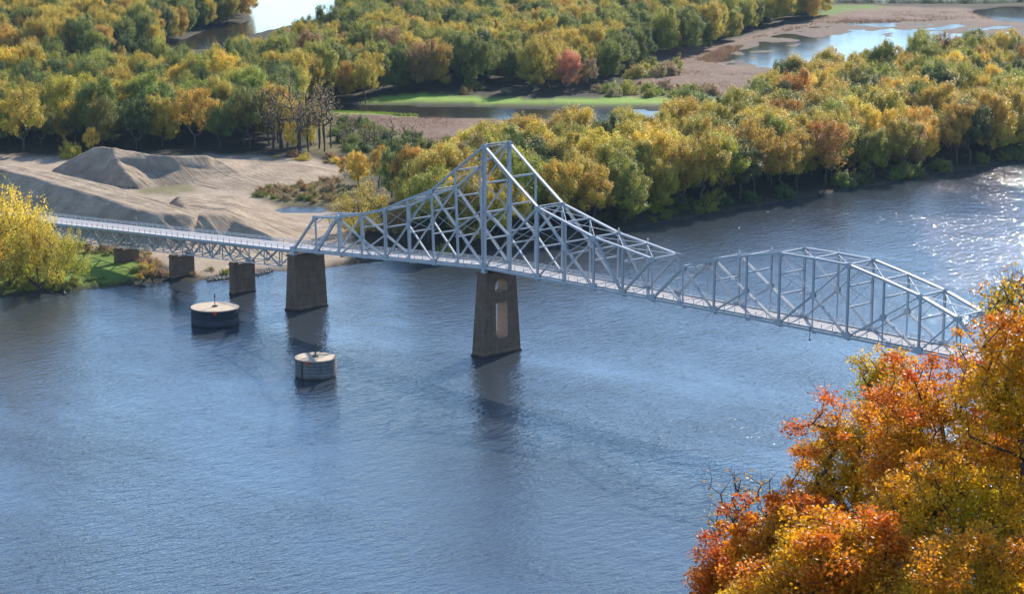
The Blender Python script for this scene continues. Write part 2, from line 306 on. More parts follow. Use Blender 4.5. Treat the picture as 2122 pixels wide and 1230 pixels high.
ZONES = [  # (colour, polygon) real ground covers
 ((0.040, 0.034, 0.018), None),
 ((0.20, 0.125, 0.085), [(640, 234), (1000, 250), (1300, 256), (1300, 330), (950, 330), (800, 330), (640, 300)]),
 ((0.20, 0.13, 0.09), [(1300, 215), (1345, 110), (1480, 95), (1560, 74), (1700, 40), (1740, 15), (2010, 20), (2080, 48), (2400, 40), (2400, 96), (2122, 92), (1900, 130), (1600, 210), (1500, 235)]),
 ((0.15, 0.12, 0.045), [(640, 250), (700, 245), (800, 268), (880, 300), (860, 325), (640, 325)]),
 ((0.22, 0.33, 0.045), [(750, 214), (785, 204), (880, 198), (1000, 205), (1100, 211), (1240, 208), (1330, 204), (1480, 208), (1480, 222), (1240, 220), (1050, 219), (900, 215)]),
 ((0.22, 0.28, 0.05), [(640, 230), (700, 231), (790, 234), (880, 239), (860, 242), (780, 241), (640, 238)]),
 ((0.13, 0.20, 0.035), [(1690, 38), (1720, 14), (1810, 13), (1840, 18), (1760, 26), (1720, 38)]),
 ((0.19, 0.20, 0.05), [(2030, 78), (2160, 80), (2300, 88), (2122, 94), (2050, 90)]),
 ((0.30, 0.24, 0.15), [(1140, 10), (1190, 8), (1230, 14), (1180, 22), (1130, 20)]),
 ((0.37, 0.28, 0.195), [(-300, 318), (60, 330), (200, 330), (440, 325), (640, 332), (716, 356), (690, 378), (560, 398), (510, 410), (548, 424), (700, 446), (740, 500), (715, 545), (672, 554), (600, 560), (552, 561), (470, 570), (420, 578), (330, 550), (270, 535), (170, 528), (-300, 480)]),
 ((0.20, 0.17, 0.08), [(270, 398), (330, 385), (420, 386), (400, 402), (340, 412), (290, 408)]),
 ((0.15, 0.12, 0.06), [(505, 405), (560, 396), (700, 366), (760, 420), (700, 436), (548, 428)]),
 ((0.13, 0.20, 0.025), [(60, 560), (180, 533), (250, 535), (300, 560), (330, 575), (240, 592), (100, 600), (0, 610), (-300, 640), (-300, 600)]),
]
ns_, nt_ = 640, 640
ss = 430*(40000/430)**(np.linspace(0, 1, ns_)**1.9)
an = np.linspace(-0.62, 0.62, nt_)
an = an*(0.45+0.55*(np.abs(an)/0.62))
S, T = np.meshgrid(ss, np.tan(an), indexing='ij')
GX = CAM[0]+S*_vd[0]+S*T*_vr[0]; GY = CAM[1]+S*_vd[1]+S*T*_vr[1]
wob = (fbm(GX*0.06, GY*0.06)-0.5)*7; wob2 = (fbm(GX*0.06+90, GY*0.06)-0.5)*7
wx, wy = GX+wob, GY+wob2
land = in_poly(wx*0.3+GX*0.7, wy*0.3+GY*0.7, LAND).astype(float)
for k, P in CH.items():
    land[in_poly(wx, wy, P)] = 0.0
def blur(a, n):
    for _ in range(n):
        b = a.copy(); b[1:-1] = (a[:-2]+2*a[1:-1]+a[2:])/4; a = b.copy(); a[:, 1:-1] = (b[:, :-2]+2*b[:, 1:-1]+b[:, 2:])/4
    return a
lb = blur(land, 2)
GZ = np.where(lb > 0.5, WL+0.05+(lb-0.5)*2.0*0.8, WL-3.0+lb*2*3.0)
GZ = GZ+np.where(lb > 0.97, 0.8*(fbm(GX*0.03, GY*0.03)-0.3), 0)
fl = in_poly(wx*0.6+GX*0.4, wy*0.6+GY*0.4, FLATS)
flb = blur(fl.astype(float), 2)
GZf = WL+0.0+0.9*(fbm(GX*0.09+5, GY*0.05+3, 6)-0.5)
GZ = np.where(fl & (land > 0.5), np.minimum(GZ, GZf*flb+GZ*(1-flb)), GZ)
col = np.zeros(GX.shape+(4,)); col[..., 3] = 1
for c, pp in ZONES:
    if pp is None: col[..., :3] = c; continue
    k = blur(in_poly(wx, wy, ground_poly(pp)).astype(float), 1)[..., None]
    col[..., :3] = col[..., :3]*(1-k)+np.array(c)*k
shore = np.clip(1-(GZ-WL)/0.45, 0, 1)[..., None]*0.6
col[..., :3] = col[..., :3]*(1-shore)+np.array((0.10, 0.085, 0.065))*shore
idx = np.arange(ns_*nt_).reshape(ns_, nt_)
Fq = np.stack([idx[:-1, :-1], idx[:-1, 1:], idx[1:, 1:], idx[1:, :-1]], -1).reshape(-1, 4)
Vg = np.stack([GX, GY, GZ], -1).reshape(-1, 3)
g = mesh_np('ground', Vg, Fq, M['ground'], smooth=True, attrs={'Col': ('POINT', 'FLOAT_COLOR', col.reshape(-1, 4))})
tag(g, 'flat wooded and marshy river bottom land beyond the river', kind='structure')
def sheet(name, pts, z, mat, label):
    o = mesh_np(name, [(p[0], p[1], z) for p in pts], [tuple(range(len(pts)))], mat); tag(o, label, kind='structure'); return o
W = 30000
sheet('river', [(-W, -W), (W, -W), (W, W), (-W, W)], WL, M['water'], 'wide blue rippled river')
far = [at(a, b)[:2] for a, b in [(1380, 200), (1380, 60), (1500, 2), (3000, 2), (3000, 92), (2130, 92), (1940, 122), (1620, 160)]]
sheet('pond', far, WL+0.004, M['pond'], 'still silvery marsh pond behind the wooded shore')
sl = [at(a, b)[:2] for a, b in [(560, 200), (1620, 212), (1620, 258), (1000, 256), (560, 242)]]
sheet('slough', sl, WL+0.004, M['pond'], 'narrow still side channel across the marsh')
bw = [at(a, b)[:2] for a, b in [(300, 130), (300, 60), (420, -120), (900, -120), (760, 20), (520, 110)]]
sheet('backwater', bw, WL+0.004, M['pond'], 'pale side channel between the far woods')

# bluff that carries the camera and the near maples (below the picture)
hr = np.array([0, 6, 14, 30, 50, 75, 100, 130, 160, 200, 230, 260]); hz = np.array([125.4, 124.9, 121.5, 114, 105.5, 95.5, 84, 65, 46, 20, 4, -3])
ha = np.linspace(0, 2*math.pi, 97)[:-1]; HV = [(CAM[0], CAM[1], 125.6)]
for r, z in zip(hr[1:], hz[1:]):
    for a in ha:
        back = max(0.0, -math.cos(a-math.atan2(_vd[1], _vd[0])))
        zz = z+(125-z)*back**0.5 if back > 0 else z
        HV.append((CAM[0]+r*math.cos(a), CAM[1]+r*math.sin(a), zz+(float(vnoise(np.array(r*0.1), np.array(a*9)))-0.5)*min(3, r*0.02)))
HF = [(0, 1+i, 1+(i+1) % 96) for i in range(96)]
for k in range(len(hr)-2):
    for i in range(96): HF.append((1+k*96+i, 1+(k+1)*96+i, 1+(k+1)*96+(i+1) % 96, 1+k*96+(i+1) % 96))
tag(mesh_np('hillside', HV, HF, M['hill'], smooth=True), 'steep wooded bluff under the orange maples', kind='structure')
def hill_z(x, y):
    return float(np.interp(math.hypot(x-CAM[0], y-CAM[1]), hr, hz))

# ---------------------------------------------------------------- sand piles
def tin(name, pts, mat, label, edges=(), cell=1.0, rough=0.35, ripple_dir=(0.9, 0.43), ripple_amp=0.25):
    P3 = np.array([at(*p) if len(p) == 3 else p for p in pts]) if not isinstance(pts, np.ndarray) else pts
    xy = [Vector((p[0], p[1])) for p in P3]
    res = geometry.delaunay_2d_cdt(xy, list(edges), [], 0, 1e-4)
    vs = np.array([(v.x, v.y) for v in res[0]]); orig = res[3]
    zs = np.array([P3[o[0]][2] if len(o) else np.nan for o in orig])
    for i in np.where(np.isnan(zs))[0]:
        dd = np.linalg.norm(P3[:, :2]-vs[i], axis=1); w_ = 1/(dd+0.1)**2; zs[i] = (P3[:, 2]*w_).sum()/w_.sum()
    x0, y0 = vs.min(0); x1, y1 = vs.max(0)
    nx, ny = int((x1-x0)/cell)+2, int((y1-y0)/cell)+2
    X, Y = np.meshgrid(x0+np.arange(nx)*cell, y0+np.arange(ny)*cell, indexing='ij'); Z = np.full(X.shape, np.nan)
    for t in res[2]:
        (ax, ay), (bx, by), (cx, cy) = vs[t[0]], vs[t[1]], vs[t[2]]
        den = (by-cy)*(ax-cx)+(cx-bx)*(ay-cy)
        if abs(den) < 1e-6: continue
        i0, i1 = int((min(ax, bx, cx)-x0)/cell), int((max(ax, bx, cx)-x0)/cell)+2; j0, j1 = int((min(ay, by, cy)-y0)/cell), int((max(ay, by, cy)-y0)/cell)+2
        xx, yy = X[i0:i1, j0:j1], Y[i0:i1, j0:j1]
        l1 = ((by-cy)*(xx-cx)+(cx-bx)*(yy-cy))/den; l2 = ((cy-ay)*(xx-cx)+(ax-cx)*(yy-cy))/den; l3 = 1-l1-l2
        k = (l1 > -1e-6) & (l2 > -1e-6) & (l3 > -1e-6); zz = l1*zs[t[0]]+l2*zs[t[1]]+l3*zs[t[2]]
        Z[i0:i1, j0:j1][k] = zz[k]
    ok = ~np.isnan(Z); Z = np.where(ok, Z, 0.6)
    Zb = blur(Z, 1); Z = np.where(ok, Zb, Z)
    h = np.clip((Z-2.0)/3, 0, 1)
    Z = Z+h*rough*(fbm(X*0.07, Y*0.07, 5)-0.5)*3
    q = X*ripple_dir[0]+Y*ripple_dir[1]; q2 = -X*ripple_dir[1]+Y*ripple_dir[0]
    Z = Z+h*ripple_amp*(fbm(q*0.04, q2*0.5, 4)-0.5)*3
    ids = -np.ones(X.shape, int); ok2 = ok.copy(); ids[ok2] = np.arange(ok2.sum())
    V = np.stack([X[ok2], Y[ok2], Z[ok2]], -1)
    a, b, c, d = ids[:-1, :-1], ids[1:, :-1], ids[1:, 1:], ids[:-1, 1:]
    k = (a >= 0) & (b >= 0) & (c >= 0) & (d >= 0)
    o = mesh_np(name, V, np.stack([a[k], b[k], c[k], d[k]], -1), mat, smooth=True)
    return tag(o, label, 'sand pile', 'dredged sand piles beyond the approach')
def push(p, d, z):                                            # move a point away from the camera by d metres and set its height
    q = at(*p); return np.array([q[0]+_vd[0]*d, q[1]+_vd[1]*d, z])
up2 = [(-260, 300, 12), (-120, 316, 12), (0, 333, 12), (110, 357, 12), (240, 387, 11.4), (330, 415, 10.4), (418, 446, 9.3)]
lo2 = [(-260, 322, 12), (-120, 334, 12), (0, 351, 12), (70, 368, 12), (150, 391, 11.8), (220, 409, 11.2), (280, 431, 10.6), (335, 441, 10), (400, 448, 9.3)]
p2 = np.array([at(*p) for p in up2+lo2]+[push(p, 19, 1.6) for p in up2]+[push(p, -17, 1.4) for p in lo2])
tin('sand_pile', p2, M['sand'], 'long flat-topped sand pile just behind the approach railing', [(i, i+1) for i in list(range(6))+list(range(7, 15))], 0.7, 0.05, (0.998, -0.06), 0.3)
p3 = [(392, 446, 9.2), (420, 446, 9.3), (452, 438, 9.5), (482, 446, 8.6), (522, 468, 7.0), (560, 488, 5.2), (600, 500, 3.0), (345, 420, 3), (368, 407, 6.5), (410, 404, 7.2), (480, 406, 6.3), (520, 415, 4.2), (560, 433, 2.6), (620, 452, 1.9), (690, 480, 1.6), (700, 515, 1.4), (560, 460, 4.6), (490, 425, 7.2)]
p3 = np.array([at(*p) for p in p3]+[push(p, -d, 1.4) for p, d in (((392, 446, 9.2), 14), ((420, 446, 9.3), 14), ((452, 438, 9.5), 15), ((482, 446, 8.6), 13), ((522, 468, 7.0), 10), ((560, 488, 5.2), 7), ((610, 500, 3), 5))]+[push(p, 8, 1.6) for p in ((345, 420, 3), (368, 407, 6.5), (410, 404, 7.2), (480, 406, 6.3))])
tin('sand_pile', p3, M['sand'], 'sand pile with parallel vehicle tracks beside the first truss pier', [(i, i+1) for i in list(range(6))+list(range(7, 15))], 0.7, 0.10, tuple((lambda d: d/np.linalg.norm(d))((at(640, 480, 2)-at(400, 408, 6.5))[:2])), 0.45)
p1 = [(105, 352, 2.4), (132, 344, 4.4), (170, 316, 9.2), (196, 304, 11.8), (212, 302, 12.3), (232, 305, 12.0), (300, 317, 11.1), (350, 322, 10.6), (430, 321, 10.0), (446, 327, 8.4), (520, 331, 5.6), (600, 338, 4.6), (660, 347, 3.6), (706, 355, 2.4),
      (238, 328, 9.9), (262, 360, 6.3), (290, 394, 1.8), (304, 395, 1.6), (116, 362, 1.8), (160, 371, 1.7), (200, 379, 1.6), (250, 391, 1.6), (330, 388, 1.8), (388, 386, 1.9), (420, 372, 3.4), (440, 350, 5.8), (400, 402, 1.5), (480, 402, 1.6), (560, 398, 1.6), (640, 386, 1.6), (690, 372, 1.6), (716, 357, 1.6), (500, 362, 4.4), (590, 362, 3.8), (650, 364, 2.8), (330, 352, 6.0), (375, 352, 6.1), (290, 352, 6.2)]
p1 = np.array([at(*p) for p in p1]+[push(p, 20, 1.5) for p in ((105, 352, 2.4), (170, 316, 9.2), (212, 302, 12.3), (300, 317, 11.1), (430, 321, 10.0), (520, 331, 5.6), (660, 347, 3.6))])
tin('sand_pile', p1, M['sand'], 'tall peaked sand pile against the left woods', [(i, i+1) for i in range(13)]+[(5, 14), (14, 15), (15, 16)], 0.7, 0.05, (0.55, 0.83), 0.2)

# ---------------------------------------------------------------- the truss bridge
P_ = 9.03; WID = 8.15
bot = {-8: (612, 522), -7: (657, 525.5), -6: (704, 529.5), -5: (750.5, 533), -4: (799, 538), -3: (848.8, 542), -2: (899, 545.5), -1: (949.5, 549.5), 0: (1003.8, 553)}
top_ = {-7: (653, 450), -6: (700, 451), -5: (748, 443), -4: (797, 433.5), -3: (843, 413.5), -2: (893.5, 395), -1: (942.5, 353)}
NB, NT, NM = {}, {}, {}
for k, p in bot.items():
    q = at_plane(*p); NB[k] = (q[0], 16.9+(22.3-16.9)*(k+8)/8)
NB[-8] = (-72.2, 16.9)
for k, p in top_.items():
    q = at_plane(*p); NT[k] = (q[0], q[2])
for k in range(0, 23): NB[k] = (k*P_, 22.3+0.75*math.sin(math.pi*k/22))
ztop = {0: 51.5, 1: 45.1, 2: 39.0, 3: 36.7, 4: 34.4, 5: 33.2, 6: 31.9, 7: 31.3, 8: 34.3, 9: 36.3, 10: 38.1, 11: 38.2, 12: 38.1, 13: 36.3, 14: 34.3, 15: 31.3}
for k, z in ztop.items(): NT[k] = (k*P_, z)
for k in range(0, 7): NT[22-k] = ((22-k)*P_, ztop[k])
def mid(px, py): q = at_plane(px, py); return (q[0], q[2])
NM[-5] = mid(749, 494); NM[-3] = mid(846.4, 464.5); NM[-1] = mid(948, 473); NM[0] = (0.0, at_plane(1005.3, 432)[2])
NM[1] = (P_, at_plane(1059, 492)[2]); NM[3] = (3*P_, at_plane(1171, 513)[2])
NM[9] = (9*P_, at_plane(1547, 604)[2]); NM[11] = (11*P_, at_plane(1685.8, 611)[2]); NM[13] = (13*P_, NM[9][1])
for k in (0, 1, 3): NM[22-k] = ((22-k)*P_, NM[k][1])
def B3(k, y): return (NB[k][0], y, NB[k][1])
def T3(k, y): return (NT[k][0], y, NT[k][1])
def M3(k, y): return (NM[k][0], y, NM[k][1])
bridge = tag(empty('truss_bridge', (0, WID/2, WL)), 'pale blue-grey steel cantilever truss bridge standing on tall concrete piers over the river', 'bridge')
ORI = np.array([0, WID/2, WL])
SL = 0.8
def part(name, mb, mat, parent=bridge, ori=ORI):
    return mb.build(name, mat, parent, local=ori)
def lerp3(a, b, t): return tuple(a[i]+(b[i]-a[i])*t for i in range(3))
def h_beam(mb, A, B, dep, wid, n=(0, 1, 0)):
    dep *= SL
    mb.bar(A, B, dep, 0.06, n, off_n=wid/2); mb.bar(A, B, dep, 0.06, n, off_n=-wid/2); mb.bar(A, B, 0.06, wid-0.06, n)
def box_beam(mb, A, B, dep, wid, n=(0, 1, 0)):
    mb.bar(A, B, dep, 0.07, n, off_n=wid/2); mb.bar(A, B, dep, 0.07, n, off_n=-wid/2)
    mb.bar(A, B, 0.05, wid-0.07, n, off_u=dep/2-0.06)
    mb.bar(A, B, 0.05, wid-0.07, n, off_u=-dep/2+0.06)
def laced(mb, A, B, dep, wid, n=(0, 1, 0), pitch=None, bar=0.09):
    """two channels held together by a zigzag of lacing bars on both faces"""
    A = np.array(A, float); B = np.array(B, float); dep *= SL
    mb.bar(A, B, 0.12, wid, n, off_u=dep/2-0.07); mb.bar(A, B, 0.14, wid, n, off_u=-dep/2+0.07)
    d = B-A; Ln = np.linalg.norm(d); d /= Ln; nn = np.array(n, float); nn -= d*(nn@d); nn /= np.linalg.norm(nn)+1e-9; u = np.cross(nn, d)
    m = max(2, int(Ln/(pitch or dep*1.0)))
    for s in (-1, 1):
        for i in range(m):
            a = A+d*Ln*i/m+u*(dep/2-0.1)*(1 if i % 2 else -1)+nn*s*(wid/2+0.01); b = A+d*Ln*(i+1)/m-u*(dep/2-0.1)*(1 if i % 2 else -1)+nn*s*(wid/2+0.01)
            mb.bar(a, b, bar, 0.03, nn)
YN = [0.0, WID]
ALLB = sorted(NB); ALLT = sorted(NT)
DIAG = [(('B', -8), ('T', -7), 0.62), (('B', -7), ('T', -6), 0.5), (('T', -6), ('M', -5), 0.5), (('M', -5), ('B', -4), 0.5), (('B', -6), ('M', -5), 0.4),
        (('B', -4), ('M', -3), 0.45), (('M', -3), ('T', -2), 0.45), (('M', -3), ('B', -2), 0.45), (('T', -2), ('M', -1), 0.55), (('M', -1), ('B', 0), 0.55), (('M', -1), ('B', -2), 0.45), (('M', -1), ('M', 0), 0.45),
        (('M', 0), ('M', 1), 0.55), (('M', 1), ('T', 2), 0.6), (('M', 1), ('B', 0), 0.45), (('M', 1), ('B', 2), 0.45), (('T', 2), ('M', 3), 0.6), (('M', 3), ('B', 4), 0.6), (('M', 3), ('B', 2), 0.42), (('T', 4), ('B', 5), 0.65), (('B', 5), ('T', 6), 0.6)]
SUSP = [(('B', 6), ('T', 7), 0.62), (('T', 7), ('B', 8), 0.42), (('T', 8), ('M', 9), 0.0), (('M', 9), ('B', 8), 0.42), (('M', 9), ('B', 10), 0.42), (('T', 10), ('M', 11), 0.0), (('M', 11), ('B', 10), 0.42),
        (('M', 11), ('B', 12), 0.42), (('M', 11), ('T', 12), 0.26), (('M', 13), ('T', 14), 0.26), (('M', 13), ('B', 12), 0.42), (('M', 13), ('B', 14), 0.42), (('T', 15), ('B', 14), 0.3), (('T', 15), ('B', 16), 0.62)]
MIR = [((a, 22-i), (b, 22-j), w) for (a, i), (b, j), w in DIAG if i >= 0 and j >= 0]
PT = {'B': B3, 'T': T3, 'M': M3}
for y in YN:
    n_ = -1 if y == 0 else 1
    mb = MB()
    for a, b in zip(ALLB[:-1], ALLB[1:]): box_beam(mb, B3(a, y), B3(b, y), 0.60, 0.5)
    part('bottom_chord', mb, M['steel'])
    for seg in ([-7, -6, -5, -4, -3, -2, -1, 0, 1, 2, 3, 4, 5, 6], list(range(7, 16)), list(range(16, 23))):
        mb = MB()
        for a, b in zip(seg[:-1], seg[1:]):
            dp = 0.42 if (seg[0] == -7 and a > -3) or seg[0] == 16 else 0.5
            box_beam(mb, T3(a, y), T3(b, y), dp, 0.6)
        part('top_chord', mb, M['steel'])
    for (a, i), (b, j), w in DIAG+SUSP+MIR:
        mb = MB(); A, B = PT[a](i, y), PT[b](j, y)
        if w == 0.0:
            for o in (-0.17, 0.17): mb.bar(A, B, 0.11, 0.05, off_u=o)
        elif w < 0.35: mb.bar(A, B, w, 0.25)
        elif w < 0.46 and i < 6: laced(mb, A, B, w, 0.4, pitch=0.7, bar=0.07)
        else: h_beam(mb, A, B, w, 0.5)
        part('end_post' if (a, i, b, j) in (('B', -8, 'T', -7), ('B', 6, 'T', 7), ('T', 15, 'B', 16)) else 'diagonal', mb, M['steel'])
    # short struts inside the end panels of the suspended span
    for t, e in (((7, 6, 7)), ((15, 16, 15))) if False else ():
        pass
    for (b0, t0, h0) in ((6, 7, 7), (16, 15, 15)):
        mb = MB(); h_beam(mb, lerp3(B3(b0, y), T3(t0, y), 0.45), B3(h0, y), 0.36, 0.4); part('diagonal', mb, M['steel'])
    for k in range(-7, 23):
        if k not in NB or k not in NT: continue
        mb = MB(); A, B = B3(k, y), T3(k, y)
        if k in (0, 22):
            laced(mb, A, B, 1.0, 0.75, pitch=1.1, bar=0.13); mb.bar(A, B, 0.5, 0.5)
        elif k in (9, 11, 13): h_beam(mb, M3(k, y), B, 0.42, 0.42); laced(mb, A, M3(k, y), 0.3, 0.25, pitch=0.6, bar=0.05)
        elif k in (8, 10, 12, 14, 4, 18, 5, 17): h_beam(mb, A, B, 0.48, 0.45)
        elif k in (6, 16, 7, 15): laced(mb, A, B, 0.34, 0.25, pitch=0.7, bar=0.05)
        elif k in (2, -4, 20): h_beam(mb, A, B, 0.5, 0.5)
        else: laced(mb, A, B, 0.46, 0.4, pitch=0.8, bar=0.08)
        part('tower_post' if k in (0, 22) else 'vertical_post', mb, M['steel'])
    # gusset plates
    def gus(p, rx, rz):
        mb = MB()
        for s in (-1, 1):
            yy = p[1]+s*0.315; b = len(mb.v); pr = []
            for dx, dz in ((-1, -0.45), (-0.45, -1), (0.45, -1), (1, -0.45), (1, 0.45), (0.45, 1), (-0.45, 1), (-1, 0.45)): pr.append((p[0]+dx*rx, p[2]+dz*rz))
            for t in (-0.012, 0.012): mb.v += [(x, yy+t, z) for x, z in pr]
            mb.f += [tuple(b+i for i in range(8)), tuple(b+8+i for i in range(8))[::-1]]+[(b+i, b+8+i, b+8+(i+1) % 8, b+(i+1) % 8) for i in range(8)]
        part('gusset_plate', mb, M['steel'])
    for k in ALLB:
        big = k in (-8, -7, -4, -2, 0, 2, 4, 5, 6, 8, 10, 12, 14, 16, 17, 18, 20, 22)
        if big: p = B3(k, y); gus((p[0], p[1], p[2]+0.3), 0.95, 0.75)
    for k in (-7, -6, -4, -2, 0, 2, 4, 6, 7, 8, 10, 12, 14, 15, 16, 18, 20): p = T3(k, y); gus((p[0], p[1], p[2]-0.2), 0.8, 0.6)
    for k in NM: p = M3(k, y); gus(p, 0.62, 0.75)

# transverse frames and lateral bracing
for k in sorted(NT):
    mb = MB(); A, B = T3(k, 0), T3(k, WID)
    laced(mb, (A[0], 0.3, A[2]), (B[0], WID-0.3, B[2]), 0.5 if k not in (-7, 0, 2, 7, 15, 22, 20, -2) else 0.95, 0.3, n=(0, 0, 1) if False else (1, 0, 0), pitch=0.6, bar=0.07)
    part('top_strut', mb, M['steel'])
for a, b in [(k, k+1) for k in range(-7, 0)]+[(k, k+1) for k in range(2, 6)]+[(k, k+1) for k in range(7, 15)]+[(k, k+1) for k in range(16, 20)]:
    for y0, y1 in ((0.3, WID-0.3), (WID-0.3, 0.3)):
        mb = MB(); mb.bar((NT[a][0], y0, NT[a][1]+(0.06 if y0 < 1 else -0.12)), (NT[b][0], y1, NT[b][1]+(0.06 if y0 < 1 else -0.12)), 0.16, 0.12, n=(0, 0, 1)); part('lateral_brace', mb, M['steel'])
def sway(k, levels, xbars=True, lowz=None):
    x = NT[k][0]; mb = MB(); zs = [NT[k][1]-0.3]+levels
    for z in levels: laced(mb, (x, 0.25, z), (x, WID-0.25, z), 0.42, 0.25, n=(1, 0, 0), pitch=0.5, bar=0.06)
    if xbars:
        for za, zb in zip(zs[:-1], zs[1:]):
            for y0, y1 in ((0.2, WID-0.2), (WID-0.2, 0.2)): mb.bar((x+(0.05 if y0 < 1 else -0.05), y0, za-0.1), (x+(0.05 if y0 < 1 else -0.05), y1, zb+0.15), 0.10, 0.06, n=(1, 0, 0))
    part('sway_frame', mb, M['steel'])
def heavy_frame(k, levels):
    x = NT[k][0]; mb = MB(); zs = [NT[k][1]-0.5]+levels
    for z in levels: mb.bar((x, 0.4, z), (x, WID-0.4, z), 0.36, 0.3, n=(1, 0, 0))
    for za, zb in zip(zs[:-1], zs[1:]):
        for y0, y1 in ((0.4, WID-0.4), (WID-0.4, 0.4)): laced(mb, (x+(0.1 if y0 < 1 else -0.1), y0, za-0.3), (x+(0.1 if y0 < 1 else -0.1), y1, zb+0.25), 0.36, 0.18, n=(1, 0, 0), pitch=0.8, bar=0.07)
    part('sway_frame', mb, M['steel'])
for k in (0, 22): heavy_frame(k, [42.6, 35.6, 29.2])
for k in (1, 21): sway(k, [38.6, 32.4, 29.4])
for k in (2, 20): sway(k, [33.6, 29.6])
for k in (3, 19): sway(k, [32.0, 29.2])
for k in (4, 18): sway(k, [31.5, 29.0])
for k in (5, 17): sway(k, [30.0])
for k in (-1,): sway(k, [38.2, 32.5, 28.4])
for k in (-2,): sway(k, [33.6, 28.0])
for k in (-3,): sway(k, [30.4, 27.2])
for k in (-4,): sway(k, [27.4])
for k in (-5,): sway(k, [26.2])
for k in (8, 14): sway(k, [29.6])
for k in (9, 13): sway(k, [32.6], False)
for k in (10, 12): sway(k, [33.6, 29.2])
for k in (11,): sway(k, [34.0], False)
for k, e in ((7, 6), (15, 16), (-7, -8)):                       # portal bracing on the sloping end posts
    mb = MB(); A0, A1 = T3(k, 0), T3(k, WID); q0, q1 = lerp3(B3(e, 0), T3(k, 0), 0.62), lerp3(B3(e, WID), T3(k, WID), 0.62)
    mt = lerp3(A0, A1, 0.5); c = (0, 0, 0)
    mb.bar((q0[0], q0[1]+0.3, q0[2]), mt, 0.16, 0.16, n=(1, 0, 0)); mb.bar((q1[0], q1[1]-0.3, q1[2]), mt, 0.16, 0.16, n=(1, 0, 0))
    mb.bar((q0[0], 0.3, q0[2]), (q1[0], WID-0.3, q1[2]), 0.14, 0.14, n=(1, 0, 0))
    part('portal_brace', mb, M['steel'])

# deck of the truss spans
def deck_z(x):
    ks = ALLB; return float(np.interp(x, [NB[k][0] for k in ks], [NB[k][1] for k in ks]))+0.32
XD = [NB[-8][0]-1.0+i*2.258 for i in range(int((22*P_-NB[-8][0]+1)/2.258)+1)]
mb = MB()
for a, b in zip(XD[:-1], XD[1:]): 
    za, zb = deck_z(a), deck_z(b); y0, y1 = 0.95, WID-0.95
    mb.hexa([(a, y0, za-0.2), (b, y0, zb-0.2), (b, y1, zb-0.2), (a, y1, za-0.2), (a, y0, za), (b, y0, zb), (b, y1, zb), (a, y1, za)])
part('roadway', mb, M['deck'])
for y in (0.78, WID-0.78):
    mb = MB()
    for a, b in zip(XD[:-1], XD[1:]): mb.bar((a, y, deck_z(a)+0.08), (b, y, deck_z(b)+0.08), 0.3, 0.3)
    part('kerb', mb, M['steel_old'])
for k in ALLB:
    mb = MB(); h_beam(mb, (NB[k][0], 0.3, NB[k][1]-0.42), (NB[k][0], WID-0.3, NB[k][1]-0.42), 0.85, 0.35, n=(1, 0, 0)); part('floor_beam', mb, M['steel_old'])
mb = MB()
for a, b in zip(ALLB[:-1], ALLB[1:]):
    for y in (1.3, 2.7, 4.07, 5.4, 6.8): mb.bar((NB[a][0]+0.2, y, NB[a][1]-0.05), (NB[b][0]-0.2, y, NB[b][1]-0.05), 0.34, 0.14)
    for y0, y1 in ((0.3, WID-0.3), (WID-0.3, 0.3)): mb.bar((NB[a][0], y0, NB[a][1]-0.5), (NB[b][0], y1, NB[b][1]-0.5), 0.15, 0.1, n=(0, 0, 1))
part('stringers', mb, M['steel_old'])
def railing(xs, zf, y, parent, ori, label=None):
    mb = MB()
    for x in xs: mb.bar((x, y, zf(x)-0.1), (x, y, zf(x)+1.12), 0.13, 0.13)
    for h in (0.5, 0.8, 1.1):
        for a, b in zip(xs[:-1], xs[1:]): mb.bar((a, y, zf(a)+h), (b, y, zf(b)+h), 0.10, 0.05)
    return part('guard_rail', mb, M['rail'], parent, ori)
xs = [NB[-8][0]-0.6+i*2.95 for i in range(int((22*P_+72)/2.95))]
railing(xs, deck_z, 0.62, bridge, ORI); railing(xs, deck_z, WID-0.62, bridge, ORI)
for y in YN:
    for k in (-8, 0, 22):
        mb = MB(); p = B3(k, y); mb.hexa([(p[0]-0.9, y-0.5, p[2]-1.35), (p[0]+0.9, y-0.5, p[2]-1.35), (p[0]+0.9, y+0.5, p[2]-1.35), (p[0]-0.9, y+0.5, p[2]-1.35), (p[0]-0.35, y-0.4, p[2]-0.3), (p[0]+0.35, y-0.4, p[2]-0.3), (p[0]+0.35, y+0.4, p[2]-0.3), (p[0]-0.35, y+0.4, p[2]-0.3)])
        part('bearing_shoe', mb, M['steel'])
# small fittings: navigation lights and fender staff
for px, k in ((10, 3), (4, 4), (0, 5)):
    pass
for k in (4, 5, -6):
    mb = MB(); p = T3(k, WID if k > 0 else 0); mb.bar((p[0], p[1], p[2]+0.2), (p[0], p[1], p[2]+1.3), 0.09, 0.09); mb.bar((p[0]-0.25, p[1], p[2]+0.9), (p[0]+0.25, p[1], p[2]+0.9), 0.12, 0.12); part('navigation_light', mb, M['white'])
for k in (8, 9, 11):
    mb = MB(); p = T3(k, WID); mb.bar((p[0], p[1], p[2]+0.2), (p[0], p[1], p[2]+0.9), 0.14, 0.14); part('navigation_light', mb, M['white'])
mb = MB(); p = B3(11, 0); mb.bar((p[0]-0.2, -0.45, p[2]-2.1), (p[0]-0.2, -0.45, p[2]+0.6), 0.1, 0.1); mb.bar((p[0]-0.35, -0.45, p[2]-2.0), (p[0]-0.05, -0.45, p[2]-2.0), 0.3, 0.25); part('clearance_light', mb, M['bark'])

